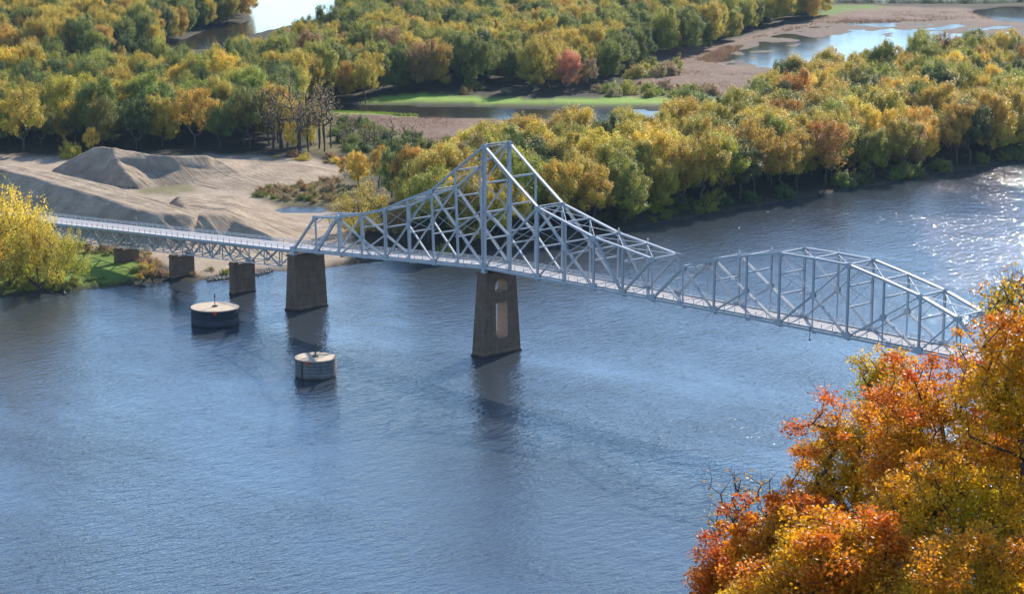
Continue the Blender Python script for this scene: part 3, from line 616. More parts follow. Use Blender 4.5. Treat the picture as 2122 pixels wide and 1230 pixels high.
# ---------------------------------------------------------------- approach viaduct
AX = {'e': -73.4}
def apz(x): return float(np.interp(x, [-330, -260, -182, -72], [2.6, 4.9, 9.3, 16.2]))+0.75     # roadway level
ORA = np.array([-120, WID/2, 12.0])
via = tag(empty('approach_viaduct', ORA), 'long low steel deck truss approach sloping down to the left bank', 'bridge')
xs = [-73.6-i*2.6 for i in range(78)]
mb = MB()
for a, b in zip(xs[:-1], xs[1:]):
    za, zb = apz(a), apz(b); mb.hexa([(b, 0.15, zb-0.35), (a, 0.15, za-0.35), (a, WID-0.15, za-0.35), (b, WID-0.15, zb-0.35), (b, 0.15, zb), (a, 0.15, za), (a, WID-0.15, za), (b, WID-0.15, zb)])
part('roadway', mb, M['deck'], via, ORA)
for y in (-0.02, WID+0.02):
    mb = MB()
    for a, b in zip(xs[:-1], xs[1:]): mb.bar((a, y, apz(a)-0.3), (b, y, apz(b)-0.3), 0.6, 0.3)
    part('edge_girder', mb, M['steel'], via, ORA)
    railing(xs, apz, y, via, ORA)
PX = [-73.0]
q = [at_plane(*p, Y=1.1)[0] for p in ((483, 539), (358, 527))]
PX += q; step = PX[-2]-PX[-1]; PX += [PX[-1]-step*0.97, PX[-1]-step*1.95, PX[-1]-step*2.9]
DEP = 4.1
for si, (xa, xb) in enumerate(zip(PX[:-1], PX[1:])):
    n = 6 if si else 4
    for y in (1.1, WID-1.1):
        tb = MB(); bb = MB(); xx = [xa+(xb-xa)*i/n for i in range(n+1)]
        if si == 0: xx = [xa-0.5, xa-6.5, xa-13, xa-19.5, xb]; 
        def zt(x): return apz(x)-0.95
        def zb_(x): return zt(x)-min(DEP, max(1.2, zt(x)-3.2))
        tb.bar((xx[0], y, zt(xx[0])), (xx[-1], y, zt(xx[-1])), 0.34, 0.32); part('top_chord', tb, M['steel'], via, ORA)
        bb.bar((xx[0] if si else xx[1], y, zb_(xx[0] if si else xx[1])), (xx[-1], y, zb_(xx[-1])), 0.22, 0.28); part('bottom_chord', bb, M['steel'], via, ORA)
        for i in range(n):
            top_first = (i % 2 == 1) if si else (i % 2 == 0)
            A = (xx[i], y, zt(xx[i]) if top_first else zb_(xx[i])); B = (xx[i+1], y, zb_(xx[i+1]) if top_first else zt(xx[i+1]))
            mb = MB(); h_beam(mb, A, B, 0.34, 0.3); part('diagonal', mb, M['steel'], via, ORA)
            if i: mb = MB(); mb.bar((xx[i], y, zt(xx[i])), (xx[i], y, zb_(xx[i])), 0.24, 0.24); part('vertical_post', mb, M['steel'], via, ORA)
    for i, x in enumerate(xx):
        if si == 0 and i == 0: continue
        mb = MB()
        mb.bar((x, 1.2, zb_(x)), (x, WID-1.2, zb_(x)), 0.18, 0.18, n=(1, 0, 0)); mb.bar((x, 1.2, zt(x)-0.1), (x, WID-1.2, zb_(x)+0.2), 0.14, 0.14, n=(1, 0, 0)); mb.bar((x+0.1, WID-1.2, zt(x)-0.1), (x+0.1, 1.2, zb_(x)+0.2), 0.14, 0.14, n=(1, 0, 0))
        part('cross_frame', mb, M['steel_old'], via, ORA)

# ---------------------------------------------------------------- piers
def pier(name, label, cx, cy, hx0, hy0, hx1, hy1, z0, z1, holes=(), mat='pier', cap=0.5, pedestals=0):
    """battered wall pier; holes are (y,z) outlines that pass through it along the bridge"""
    root = tag(empty(name, (cx, cy, max(z0, WL))), label, 'bridge pier', 'concrete piers carrying the bridge')
    outer = []; nz = 6
    ey = lambda z: hy0+(hy1-hy0)*(z-z0)/(z1-z0); ex = lambda z: hx0+(hx1-hx0)*(z-z0)/(z1-z0)
    o2 = [(-1, z0), (1, z0), (1, z1), (-1, z1)]
    pts = [Vector((s*ey(z), z)) for s, z in o2]; edges = [(0, 1), (1, 2), (2, 3), (3, 0)]; loops = [[0, 1, 2, 3]]
    for h in holes:
        b = len(pts); pts += [Vector(p) for p in h]; edges += [(b+i, b+(i+1) % len(h)) for i in range(len(h))]; loops.append([b+i for i in range(len(h))])
    res = geometry.delaunay_2d_cdt(pts, edges, [], 1, 1e-5)
    V = [(v.x, v.y) for v in res[0]]
    mb = MB(); n = len(V); linings = []
    for s in (-1, 1): mb.v += [(cx+s*ex(z), cy+y, z) for y, z in V]
    for f in res[2]:
        my = sum(V[i][0] for i in f)/len(f); mz = sum(V[i][1] for i in f)/len(f)
        if any(bool(in_poly(np.array([my]), np.array([mz]), h)[0]) for h in holes): continue
        mb.f.append(tuple(f)[::-1]); mb.f.append(tuple(i+n for i in f))
    for lp in loops:
        m_ = len(lp)
        new = [next(j for j, o in enumerate(res[3]) if i in o) for i in lp]
        if lp is loops[0]:
            for i in range(m_): a, b = new[i], new[(i+1) % m_]; mb.f.append((a, b, b+n, a+n))
        else:
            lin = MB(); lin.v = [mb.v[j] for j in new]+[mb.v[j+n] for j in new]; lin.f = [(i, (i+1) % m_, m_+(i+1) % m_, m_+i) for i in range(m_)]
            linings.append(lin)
    mb.build('pier_shaft', M[mat], root, local=(cx, cy, max(z0, WL)))
    for lin in linings: lin.build('bounce_lit_reveal', M['lining'], root, local=(cx, cy, max(z0, WL)))
    c = MB(); c.box(cx-hx1-0.25, cx+hx1+0.25, cy-hy1-0.25, cy+hy1+0.25, z1, z1+cap); c.build('pier_cap', M[mat], root, local=(cx, cy, max(z0, WL)))
    f = MB(); zf = max(z0, WL)-1.0; f.box(cx-hx0-0.1, cx+hx0+0.1, cy-hy0-0.1, cy+hy0+0.1, zf, zf+1.35); f.build('footing', M[mat], root, local=(cx, cy, max(z0, WL)))
    for s in ((-1, 1) if pedestals else ()):
        c = MB(); c.box(cx-hx1, cx+hx1, cy+s*(hy1-0.9)-0.9, cy+s*(hy1-0.9)+0.9, z1+cap, z1+cap+pedestals); c.build('pedestal', M[mat], root, local=(cx, cy, max(z0, WL)))
    return root
arch = [(-2.0, 16.3), (2.0, 16.3), (2.0, 17.5)]+[(2.0*math.cos(t), 17.5+1.9*math.sin(t)) for t in np.linspace(0.2, math.pi-0.2, 11)]+[(-2.0, 17.5)]
slot = [(-1.9, 6.0), (-1.2, 5.0), (1.6, 5.0), (1.9, 6.0), (1.9, 13.6), (-1.9, 13.6)]
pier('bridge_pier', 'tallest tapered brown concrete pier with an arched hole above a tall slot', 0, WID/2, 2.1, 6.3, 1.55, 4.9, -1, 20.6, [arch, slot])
pier('bridge_pier', 'solid tapered brown concrete pier where the truss spans begin', NB[-8][0], WID/2, 2.0, 5.6, 1.6, 4.85, -1, 15.0, cap=0.6)
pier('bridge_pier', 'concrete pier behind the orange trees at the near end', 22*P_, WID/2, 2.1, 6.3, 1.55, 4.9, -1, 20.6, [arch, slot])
def zpb(x): return apz(x)-0.95-min(DEP, max(1.2, apz(x)-0.95-3.2))
for k, lab in ((1, 'slab pier standing in open water left of the tapered pier'), (2, 'slab pier at the waterline beside the dry sandy bank'), (3, 'low slab pier among dark bushes under the approach'), (4, 'low slab pier half hidden behind the yellow willows')):
    x = PX[k]; zt_ = zpb(x)-0.3
    pier('bridge_pier', lab, x, WID/2, 0.95, 3.75, 0.9, 3.65, -1 if k < 3 else 0.5, zt_-0.9, cap=0.25, pedestals=0.55)

# ---------------------------------------------------------------- round mooring cells
def cell(label, L, R, front, topfront, mat, extra):
    c0 = at(*front); depth = (c0-CAM)@_F; r = (R-L)/2/FPX*depth*1.0
    c = c0[:2]+_vd*r
    # height from the front rim seen in the photograph
    d = _F+_R*(topfront[0]-1061)/FPX-_U*(topfront[1]-615)/FPX; t = ((c0-CAM)[:2]@_vd)/(d[:2]@_vd); zt = CAM[2]+d[2]*t
    root = tag(empty('mooring_cell', (c[0], c[1], WL)), label, 'mooring cell', 'round mooring cells in the river')
    O = (c[0], c[1], WL)
    mb = MB(); mb.cyl(c, r-0.02, r-0.02, -2, zt-0.25, 72)
    for z in np.arange(WL+0.5, zt-0.4, 0.75): mb.cyl(c, r+0.05, r+0.05, z, z+(0.12 if mat == 'cell2' else 0.05), 72)
    mb.build('cell_wall', M[mat], root, local=O)
    mb = MB(); mb.cyl(c, r+0.06, r+0.06, zt-0.25, zt, 72); mb.build('cell_cap', M['cap'], root, local=O)
    mb = MB(); mb.bar((c[0], c[1], zt), (c[0], c[1], zt+3.4), 0.16, 0.16); mb.bar((c[0]-0.25, c[1], zt+2.6), (c[0]+0.25, c[1], zt+2.6), 0.5, 0.1); mb.box(c[0]-0.5, c[0]+0.5, c[1]-0.5, c[1]+0.5, zt, zt+0.35)
    mb.build('light_post', M['bark'], root, local=O)
    a = math.atan2(-_vd[1], -_vd[0])+extra; mb = MB(); p = (c[0]+(r-0.05)*math.cos(a), c[1]+(r-0.05)*math.sin(a)); 
    nrm = np.array([math.cos(a), math.sin(a), 0]); tg = np.array([-math.sin(a), math.cos(a), 0]); P0 = np.array([p[0], p[1], zt-0.55])+nrm*0.14
    mb.bar(P0-tg*0.45, P0+tg*0.45, 0.7, 0.1, n=nrm); mb.build('red_marker', M['red'], root, local=O)
    if mat == 'cell':
        mb = MB()
        for k in range(3):
            b = math.atan2(_vd[1], _vd[0])-0.3-k*0.12; q = (c[0]+(r-0.3)*math.cos(b), c[1]+(r-0.3)*math.sin(b)); mb.bar((q[0], q[1], zt), (q[0], q[1], zt+1.6), 0.07, 0.07)
        mb.build('ladder_rail', M['rail'], root, local=O)
    else:
        mb = MB(); b = math.atan2(-_vd[1], -_vd[0])-0.62; q = np.array([c[0]+(r+0.12)*math.cos(b), c[1]+(r+0.12)*math.sin(b), 0]); mb.bar(q+(0, 0, WL-1), q+(0, 0, zt-0.3), 0.25, 0.15, n=(math.cos(b), math.sin(b), 0)); mb.build('fender_timber', M['bark'], root, local=O)
    return root
cell('dark round mooring cell with a pale waterline band, the farther of the two', 391, 490.5, (440, 680.5), (440, 645), 'cell', 0.12)
cell('grey horizontally banded round mooring cell, the nearer of the two', 608, 694, (651, 788), (651, 748.5), 'cell2', -0.28)

# ---------------------------------------------------------------- trees: skeletons, crowns, copies
STAR = np.array([(0, -0.45), (0.42, -0.30), (0.26, 0.02), (0.5, 0.28), (0.15, 0.22), (0, 0.55), (-0.15, 0.22), (-0.5, 0.28), (-0.26, 0.02), (-0.42, -0.30)])
QUAD = np.array([(-0.5, 0.0), (0, -0.36), (0.5, 0.0), (0, 0.36)])
def leaf_mesh(C, Nn, size, tmpl, v, b, ax=None):
    """C centres, Nn normals; returns verts, faces, per-face attributes"""
    n = len(C); Nn = Nn/(np.linalg.norm(Nn, axis=1, keepdims=True)+1e-9)
    A = rng.normal(size=(n, 3)) if ax is None else ax+rng.normal(size=(n, 3))*0.35
    A -= Nn*(A*Nn).sum(1, keepdims=True); A /= np.linalg.norm(A, axis=1, keepdims=True)+1e-9; B = np.cross(Nn, A)
    k = len(tmpl); s = (size*rng.uniform(0.7, 1.3, n))[:, None, None]
    V = C[:, None, :]+s*(A[:, None, :]*tmpl[None, :, :1]+B[:, None, :]*tmpl[None, :, 1:2])
    return V.reshape(-1, 3), np.arange(n*k).reshape(n, k), {'v': ('FACE', 'FLOAT', np.clip(v, 0, 1)), 'b': ('FACE', 'FLOAT', np.clip(b, 0, 1))}
def skeleton(base, fork, cen, droop=0.0, r0=0.35, tip=0.02):
    """grow limbs from a trunk to every twig centre; returns nodes, parents, radii"""
    nodes = [np.array(base, float)]; par = [-1]
    nseg = 4
    for i in range(1, nseg+1):
        t = i/nseg; nodes.append(np.array(base)*(1-t)+np.array(fork)*t+rng.normal(size=3)*0.12*(1 if i < nseg else 0)); par.append(i-1)
    order = np.argsort(np.linalg.norm(cen-fork, axis=1)); tips = []
    for o in order:
        c = cen[o]; Pn = np.array(nodes[2:]); d = np.linalg.norm(Pn-c, axis=1)+0.35*np.linalg.norm(Pn-fork, axis=1)+np.where(Pn[:, 2] > c[2]+0.3, 3.0, 0)
        j = int(d.argmin())+2; a = nodes[j]; L = np.linalg.norm(c-a); m = max(1, int(L/1.6)); last = j
        for q in range(1, m+1):
            t = q/m; p = a*(1-t)+c*t; p = p+np.array([0, 0, -0.10*L*math.sin(math.pi*t)])+rng.normal(size=3)*0.05*L*(0 if q == m else 1)
            nodes.append(p); par.append(last); last = len(nodes)-1
        tips.append(last)
    R = np.zeros(len(nodes))
    for t in tips: R[t] = tip**2.3
    for i in range(len(nodes)-1, 0, -1):
        if R[i] == 0: R[i] = tip**2.3
        R[par[i]] += R[i]
    R = R**(1/2.3); R = R*(r0/R[0])**np.clip((R-tip)/(R[0]-tip+1e-9), 0, 1)
    return nodes, par, np.maximum(R, tip*0.6)
def skeleton_mesh(nodes, par, R, minr=0.0, k=5):
    mb = MB(); n = len(nodes)
    for i in range(1, n):
        if R[i] < minr: continue
        a, b = nodes[par[i]], nodes[i]
        ra = R[par[i]] if (par[i] == i-1 or R[par[i]] < R[i]*1.6) else R[i]*1.25
        mb.tube([a, b], [ra, R[i]*0.97], 7 if R[i] > 0.2 else (5 if R[i] > 0.05 else 3))
    return mb
def dome_points(n, R, zc, hz_up, hz_dn, rmin=0.55, seed=0, irr=0.22):
    r_ = np.random.default_rng(seed); d = r_.normal(size=(n*3, 3)); d /= np.linalg.norm(d, axis=1, keepdims=True); d = d[d[:, 2] > -0.8][:n]
    az = np.arctan2(d[:, 1], d[:, 0]); irrf = 1+irr*(np.sin(az*3+seed)*0.5+np.sin(az*5+seed*2.1)*0.35+np.sin(d[:, 2]*6+az*2+seed)*0.4)
    rr = (rmin+(1-rmin)*r_.random(len(d))**0.55)*irrf
    p = d*rr[:, None]*np.array([R, R, 1.0]); p[:, 2] = zc+d[:, 2]*rr*np.where(d[:, 2] > 0, hz_up, hz_dn)
    return p
def lobed_points(n, R, H, seed, zlo=0.14, nl=13):
    # clumps on the skins of a dozen rounded boughs
    r_ = np.random.default_rng(seed); L = []
    for i in range(nl):
        t = (i+0.5)/nl; z = zlo+0.14+(0.80-zlo)*t**0.85; a = i*2.4+seed; rr = math.sin(math.pi*min(1, max(0, (z-0.02)*0.98)))**0.6*0.62*r_.uniform(0.8, 1.15)
        L.append((rr*R*math.cos(a), rr*R*math.sin(a), z*H*r_.uniform(0.95, 1.03), R*r_.uniform(0.34, 0.48)))
    L.append((0, 0, 0.5*H, R*0.45)); L = np.array(L); k = r_.integers(len(L), size=n); d = r_.normal(size=(n, 3)); d /= np.linalg.norm(d, axis=1, keepdims=True)
    d[:, 2] = np.where(d[:, 2] < -0.3, -d[:, 2], d[:, 2]); rad_ = L[k, 3]*(0.55+0.45*r_.random(n)**0.5)
    p = L[k, :3]+d*rad_[:, None]*np.array([1, 1, 0.85]); p[:, 2] = np.clip(p[:, 2], H*0.04, None); return p
def make_tree_meshes(kind, seed):
    r_ = np.random.default_rng(seed)
    spec = {  # R, H, n clusters, leaves per cluster, cluster radius, leaf size, trunk radius
        'broad': (8.6, 23.5, 230, 125, 1.25, 0.44, 0.45), 'open': (7.8, 23.0, 150, 95, 1.15, 0.42, 0.38), 'tall': (6.8, 25.0, 190, 125, 1.2, 0.44, 0.4),
        'willow': (7.5, 15.0, 150, 75, 1.1, 0.36, 0.5), 'shrub': (3.6, 5.2, 60, 80, 0.75, 0.34, 0.10), 'bare': (2.9, 15.0, 40, 9, 1.0, 0.30, 0.22), 'feather': (8.0, 13.0, 190, 60, 1.0, 0.30, 0.25)}[kind]
    R, H, nc, nl, cr, ls, tr = spec
    if kind == 'shrub': cen = dome_points(nc, R, H*0.28, H*0.70, H*0.25, 0.35, seed, 0.3)
    elif kind == 'bare': cen = dome_points(nc, R, H*0.6, H*0.42, H*0.2, 0.3, seed, 0.3)
    elif kind == 'feather': cen = dome_points(nc, R, H*0.35, H*0.62, H*0.3, 0.5, seed, 0.2)
    elif kind == 'tall': cen = lobed_points(nc, R, H, seed, 0.03, 15)
    elif kind in ('broad', 'open'): cen = lobed_points(nc, R, H, seed, 0.04 if kind == 'broad' else 0.22, 15 if kind == 'broad' else 10)
    else: cen = dome_points(nc, R, H*0.5, H*0.5, H*0.47, 0.32, seed, 0.34)
    fork = np.array([0, 0, H*(0.22 if kind not in ('shrub', 'feather', 'willow') else 0.08)])
    if kind == 'bare': fork[2] = H*0.45
    nodes, par, Rr = skeleton((0, 0, -0.8), fork, cen, r0=tr, tip=0.035 if kind != 'bare' else 0.075)
    bark = skeleton_mesh(nodes, par, Rr, 0.05 if kind not in ('shrub', 'bare', 'open', 'willow', 'feather') else 0.03)
    n = len(cen); ci = np.repeat(np.arange(n), nl); C0 = cen[ci]
    out = cen-np.array([0, 0, H*0.35]); out /= np.linalg.norm(out, axis=1, keepdims=True)+1e-9; out[:, 2] += 0.9; out /= np.linalg.norm(out, axis=1, keepdims=True)
    d = r_.normal(size=(len(ci), 3)); d /= np.linalg.norm(d, axis=1, keepdims=True); d *= (r_.random(len(ci))**0.45)[:, None]*cr
    crs = r_.uniform(0.6, 1.35, n)[ci]; d *= crs[:, None]
    o = out[ci]; al = (d*o).sum(1, keepdims=True); d = d+o*al*(1.3 if kind != 'feather' else 1.7)     # stretch clumps up and out
    if kind == 'willow': d[:, 2] -= np.abs(r_.normal(size=len(d)))*0.5
    Cc = C0+d; Nn = d/cr+r_.normal(size=d.shape)*0.7+np.array([0, 0, 0.3])
    v = np.clip(r_.normal(0.22, 0.16, n)[ci]+0.5*cen[ci][:, 2]/H+r_.normal(0, 0.12, len(ci)), 0, 1); b = np.clip(r_.normal(0.5, 0.2, n)[ci]+r_.normal(0, 0.18, len(ci)), 0, 1)
    V, Fc, at_ = leaf_mesh(Cc, Nn, ls, QUAD, v, b, ax=o*1.1)
    return bark, V, Fc, at_
PROTO = {}
def get_proto(kind, i):
    key = (kind, i)
    if key not in PROTO:
        bark, V, Fc, at_ = make_tree_meshes(kind, 100+i*7+len(kind))
        to = bark.build('trunk', M['bark']); tm = to.data; bpy.data.objects.remove(to)
        co = mesh_np('crown', V, Fc, M['leaf'], attrs=at_); cm = co.data; bpy.data.objects.remove(co)
        PROTO[key] = (tm, cm)
    return PROTO[key]
TINTS = {
 'golden yellow': (0.55, 0.42, 0.03), 'bright yellow': (0.74, 0.55, 0.03), 'yellow-green': (0.36, 0.355, 0.035), 'olive green': (0.215, 0.235, 0.035),
 'dark green': (0.115, 0.155, 0.035), 'orange-gold': (0.56, 0.36, 0.035), 'rusty brown': (0.38, 0.24, 0.07), 'pinkish orange': (0.66, 0.33, 0.12), 'tan': (0.40, 0.29, 0.12)}
def plant(kind, i, x, y, z, s, rz, tint, name='autumn_tree', cat='tree', group=None, label=None, sx=1.0):
    tm, cm = get_proto(kind, i)
    e = empty(name, (x, y, z), rz); e.scale = (s*sx, s*sx, s)
    c = TINTS[tint]; j = [max(0.0, c[k]*random.uniform(0.88, 1.12)) for k in range(3)]
    for nm, me in (('trunk', tm), ('crown', cm)):
        o = bpy.data.objects.new(nm, me); link(o, e)
        if nm == 'crown': o['tint'] = j
    tag(e, label, cat, group); return e
def ground_height(x, y): return WL+0.5
WOODS = {
 'right': ([(840, 425), (870, 522), (950, 521), (1050, 510), (1132, 500), (1300, 470), (1450, 442), (1560, 423), (1700, 398), (1860, 371), (1930, 358), (2122, 326), (2420, 276), (2420, 146), (2122, 160), (1960, 162), (1750, 202), (1640, 232), (1500, 283), (1450, 320), (1300, 352), (1100, 370), (1000, 386), (910, 402)],
           'far bank wood', (('golden yellow', 40), ('yellow-green', 24), ('olive green', 14), ('bright yellow', 10), ('orange-gold', 7), ('dark green', 5), ('rusty brown', 1)), (1.0, 1.0)),
 'left': ([(-260, 318), (0, 318), (300, 320), (430, 320), (548, 322), (580, 290), (618, 245), (622, 226), (600, 216), (560, 195), (480, 180), (350, 192), (-260, 192)],
          'wood behind sand piles', (('olive green', 38), ('yellow-green', 26), ('golden yellow', 16), ('dark green', 12), ('rusty brown', 2), ('bright yellow', 2), ('orange-gold', 1)), (1.0, 1.0)),
 'middle': ([(600, 218), (620, 222), (700, 214), (785, 210), (815, 199), (960, 187), (1100, 188), (1235, 184), (1325, 162), (1345, 130), (1425, 120), (1490, 104), (1555, 80), (1566, 60), (1708, 42), (1714, 8), (1716, -36), (760, -36), (716, 4), (716, 60), (704, 108), (620, 138), (560, 154), (512, 164), (492, 174), (500, 184), (560, 190)],
            'wood beyond marsh', (('olive green', 30), ('golden yellow', 26), ('yellow-green', 30), ('dark green', 4), ('orange-gold', 3), ('rusty brown', 1)), (1.0, 1.0)),
 'far_left': ([(-300, 154), (200, 152), (335, 122), (354, 100), (430, 68), (524, 44), (512, 15), (488, -36), (-300, -36)],
              'far left wood', (('golden yellow', 34), ('olive green', 22), ('orange-gold', 12), ('yellow-green', 18), ('dark green', 4), ('rusty brown', 1)), (1.0, 1.0)),
 'top': ([(1722, 2), (2500, -2), (2500, -30), (1722, -30)], 'top edge wood', (('dark green', 60), ('olive green', 40)), (1.0, 1.0)),
}
CLEAR = [ground_poly(p) for p in ([(1115, 4), (1190, 0), (1235, 14), (1180, 24), (1125, 24)],)]
allpts = []
for wk, (pp, desc, pal, hs) in WOODS.items():
    P = np.array([p[:2] for p in ground_poly(pp)]); x0, y0 = P.min(0)-10; x1, y1 = P.max(0)+10
    sp = 12.0 if wk in ('right',) else 13.5
    xs_, ys_ = np.meshgrid(np.arange(x0, x1, sp), np.arange(y0, y1, sp*0.9), indexing='ij')
    xs_ = xs_+(np.arange(xs_.shape[1]) % 2)[None, :]*sp/2+rng.uniform(-0.32, 0.32, xs_.shape)*sp; ys_ = ys_+rng.uniform(-0.32, 0.32, ys_.shape)*sp
    xs_, ys_ = xs_.ravel(), ys_.ravel(); k = in_poly(xs_, ys_, P)
    for c in CLEAR: k &= ~in_poly(xs_, ys_, c)
    for x, y in zip(xs_[k], ys_[k]): allpts.append((wk, float(x), float(y)))
def to_px(x, y, z):
    d = np.array([x, y, z])-CAM; w = d@_F; return 1061+FPX*(d@_R)/w, 615-FPX*(d@_U)/w, w
info = []
for wk, x, y in allpts:
    px, py, dist = to_px(x, y, WL); info.append((dist, wk, x, y, px, py))
info.sort()
inview = [t for t in info if -30 < t[4] < 2150 and t[5] > -20]
shown = inview[:285]; shown_set = set(id(t) for t in shown)
rest = [t for t in info if id(t) not in shown_set]
print('trees', len(info), 'in view', len(inview), 'cut distance', shown[-1][0])
KINDS_ = [('broad', 0), ('broad', 1), ('broad', 2), ('broad', 3), ('broad', 4), ('broad', 5), ('tall', 0), ('tall', 1), ('open', 0), ('open', 1)]
def pick_tint(wk, x, y):
    pal = WOODS[wk][2]; q = float(fbm(np.array(x*0.02), np.array(y*0.02), 2)); names = [n for n, w in pal]; w = np.array([w_ for _, w_ in pal], float)
    if q > 0.55: w[[i for i, n in enumerate(names) if 'green' in n]] *= 0.45
    elif q < 0.42: w[[i for i, n in enumerate(names) if 'yellow' in n or 'gold' in n]] *= 0.6
    return names[int(rng.choice(len(names), p=w/w.sum()))]
rows = {}
for t in shown: rows.setdefault(t[1], []).append(t)
ORD = ['', 'second', 'third', 'fourth', 'fifth', 'sixth', 'seventh', 'eighth', 'ninth', 'tenth', 'eleventh', 'twelfth', 'thirteenth', 'fourteenth', 'fifteenth', 'sixteenth', 'seventeenth', 'eighteenth', 'nineteenth', 'twentieth']
DEPTHW = ['front', 'second', 'third', 'fourth', 'fifth', 'sixth', 'seventh', 'eighth', 'ninth', 'tenth', 'eleventh', 'twelfth', 'thirteenth', 'fourteenth']
for wk, lst in rows.items():
    desc = WOODS[wk][1]; P = [p[:2] for p in ground_poly(WOODS[wk][0])]
    # row = how many spacings behind the front edge of the wood at that bearing
    def front(px):
        c = [u[5] for u in lst if abs(u[4]-px) < 35]; return max(c)
    rr = {}
    for t in lst:
        f = front(t[4]); df = np.linalg.norm(at(t[4], f)[:2]-np.array([t[2], t[3]])); rr.setdefault(int(df//14), []).append(t)
    for r, ts in rr.items():
        ts.sort(key=lambda u: u[4])
        for n, t in enumerate(ts):
            dist, _, x, y, px, py = t
            kind, ki = KINDS_[int(rng.integers(len(KINDS_)))]
            if r == 0 and rng.random() < 0.5: kind, ki = 'open', int(rng.integers(2))
            tint = pick_tint(wk, x, y); s = float(rng.uniform(0.66, 1.05)); sz = 'small' if s < 0.77 else ('tall' if s > 0.94 else 'mid-sized')
            form = {'broad': 'broad-crowned', 'tall': 'narrow-crowned', 'open': 'open-limbed'}[kind]
            o_ = 'leftmost' if n == 0 else ('rightmost' if n == len(ts)-1 else ((ORD[n]+' from left') if n < 20 else ((ORD[len(ts)-1-n]+' from right') if len(ts)-1-n < 20 else 'number %d from left' % (n+1))))
            plant(kind, ki, x, y, WL+0.4, s, float(rng.uniform(0, 6.28)), tint, group='autumn trees of the '+desc, sx=random.uniform(1.0, 1.25), label=f'{sz} {tint} {form} tree, {o_} in {DEPTHW[min(r, 13)]} row, {desc}')
# everything farther back: one mass of trees
col_f = bpy.data.collections.new('forest_shapes')
for kd, i in KINDS_:
    tm, cm = get_proto(kd, i)
    co = bpy.data.objects.new('forest_shape', cm); col_f.objects.link(co)
FV = [(t[2], t[3], WL+0.4) for t in rest]
fm = bpy.data.meshes.new('forest'); fm.from_pydata(FV, [], [])
def fattr(n, typ, data):
    a = fm.attributes.new(n, typ, 'POINT'); a.data.foreach_set({'FLOAT': 'value', 'FLOAT_VECTOR': 'vector', 'INT': 'value'}[typ], np.asarray(data).ravel())
fattr('rz', 'FLOAT', rng.uniform(0, 6.28, len(rest)).astype(np.float32)); fattr('sc', 'FLOAT', rng.uniform(0.66, 1.05, len(rest)).astype(np.float32))
fattr('pick', 'INT', rng.integers(0, len(KINDS_), len(rest)).astype(np.int32))
tt = np.array([TINTS[pick_tint(t[1], t[2], t[3])] for t in rest])*rng.uniform(0.88, 1.12, (len(rest), 1)); fattr('tc', 'FLOAT_VECTOR', tt.astype(np.float32))
fo = bpy.data.objects.new('forest', fm); link(fo); tag(fo, 'dense mass of yellow and green autumn treetops in the distance', kind='stuff')
ng = bpy.data.node_groups.new('forest', 'GeometryNodeTree'); ng.interface.new_socket('Geometry', in_out='INPUT', socket_type='NodeSocketGeometry'); ng.interface.new_socket('Geometry', in_out='OUTPUT', socket_type='NodeSocketGeometry')
gn = ng.nodes; gl = ng.links; gi = gn.new('NodeGroupInput'); go = gn.new('NodeGroupOutput')
ci_ = gn.new('GeometryNodeCollectionInfo'); ci_.inputs['Collection'].default_value = col_f; ci_.inputs['Separate Children'].default_value = True; ci_.inputs['Reset Children'].default_value = True
ip = gn.new('GeometryNodeInstanceOnPoints'); ip.inputs['Pick Instance'].default_value = True
def na(n, t):
    a = gn.new('GeometryNodeInputNamedAttribute'); a.data_type = t; a.inputs['Name'].default_value = n; return a
arz, asc, apk, atc = na('rz', 'FLOAT'), na('sc', 'FLOAT'), na('pick', 'INT'), na('tc', 'FLOAT_VECTOR')
cx_ = gn.new('ShaderNodeCombineXYZ'); gl.new(arz.outputs[0], cx_.inputs[2])
gl.new(gi.outputs[0], ip.inputs['Points']); gl.new(ci_.outputs[0], ip.inputs['Instance']); gl.new(apk.outputs[0], ip.inputs['Instance Index']); gl.new(cx_.outputs[0], ip.inputs['Rotation']); gl.new(asc.outputs[0], ip.inputs['Scale'])
st = gn.new('GeometryNodeStoreNamedAttribute'); st.data_type = 'FLOAT_VECTOR'; st.domain = 'INSTANCE'; st.inputs['Name'].default_value = 'tint'
cp = gn.new('GeometryNodeCaptureAttribute'); 
gl.new(ip.outputs[0], st.inputs['Geometry']); gl.new(atc.outputs[0], st.inputs['Value']); gl.new(st.outputs[0], go.inputs[0]); gn.remove(cp)
md_ = fo.modifiers.new('forest', 'NODES'); md_.node_group = ng

# ---- trees that stand apart
def lone(kind, i, px, py, s, tint, label, sx=1.0, name='autumn_tree', cat='tree', group=None, rz=None, zz=0.4):
    p = at(px, py, WL+zz); return plant(kind, i, p[0], p[1], WL+zz-0.3, s, rz if rz is not None else px*0.37, tint, name, cat, group, label, sx)
lone('broad', 1, 1105, 190, 0.98, 'golden yellow', 'round green-gold tree standing alone at the marsh edge, left of the pinkish tree', 0.95)
lone('broad', 2, 1180, 190, 0.80, 'pinkish orange', 'small pinkish orange tree, the reddest one beyond the marsh', 0.9)
lone('open', 1, 1222, 188, 0.66, 'tan', 'thin tan tree touching the right side of the pinkish orange tree', 0.8)
lone('open', 0, 757, 214, 0.8, 'golden yellow', 'low golden tree at the left end of the marsh channel')
lone('feather', 0, 757, 488, 1.32, 'orange-gold', 'wide feathery orange-gold willow beside the truss left end', 0.95, 'willow_tree')
lone('broad', 3, 843, 420, 0.78, 'dark green', 'dark green tree behind the feathery orange willow', 0.8)
lone('tall', 0, 812, 412, 0.66, 'olive green', 'slim olive tree just left of the dark green one')
lone('open', 1, 880, 424, 0.80, 'bright yellow', 'bright yellow small tree right of the dark green one')
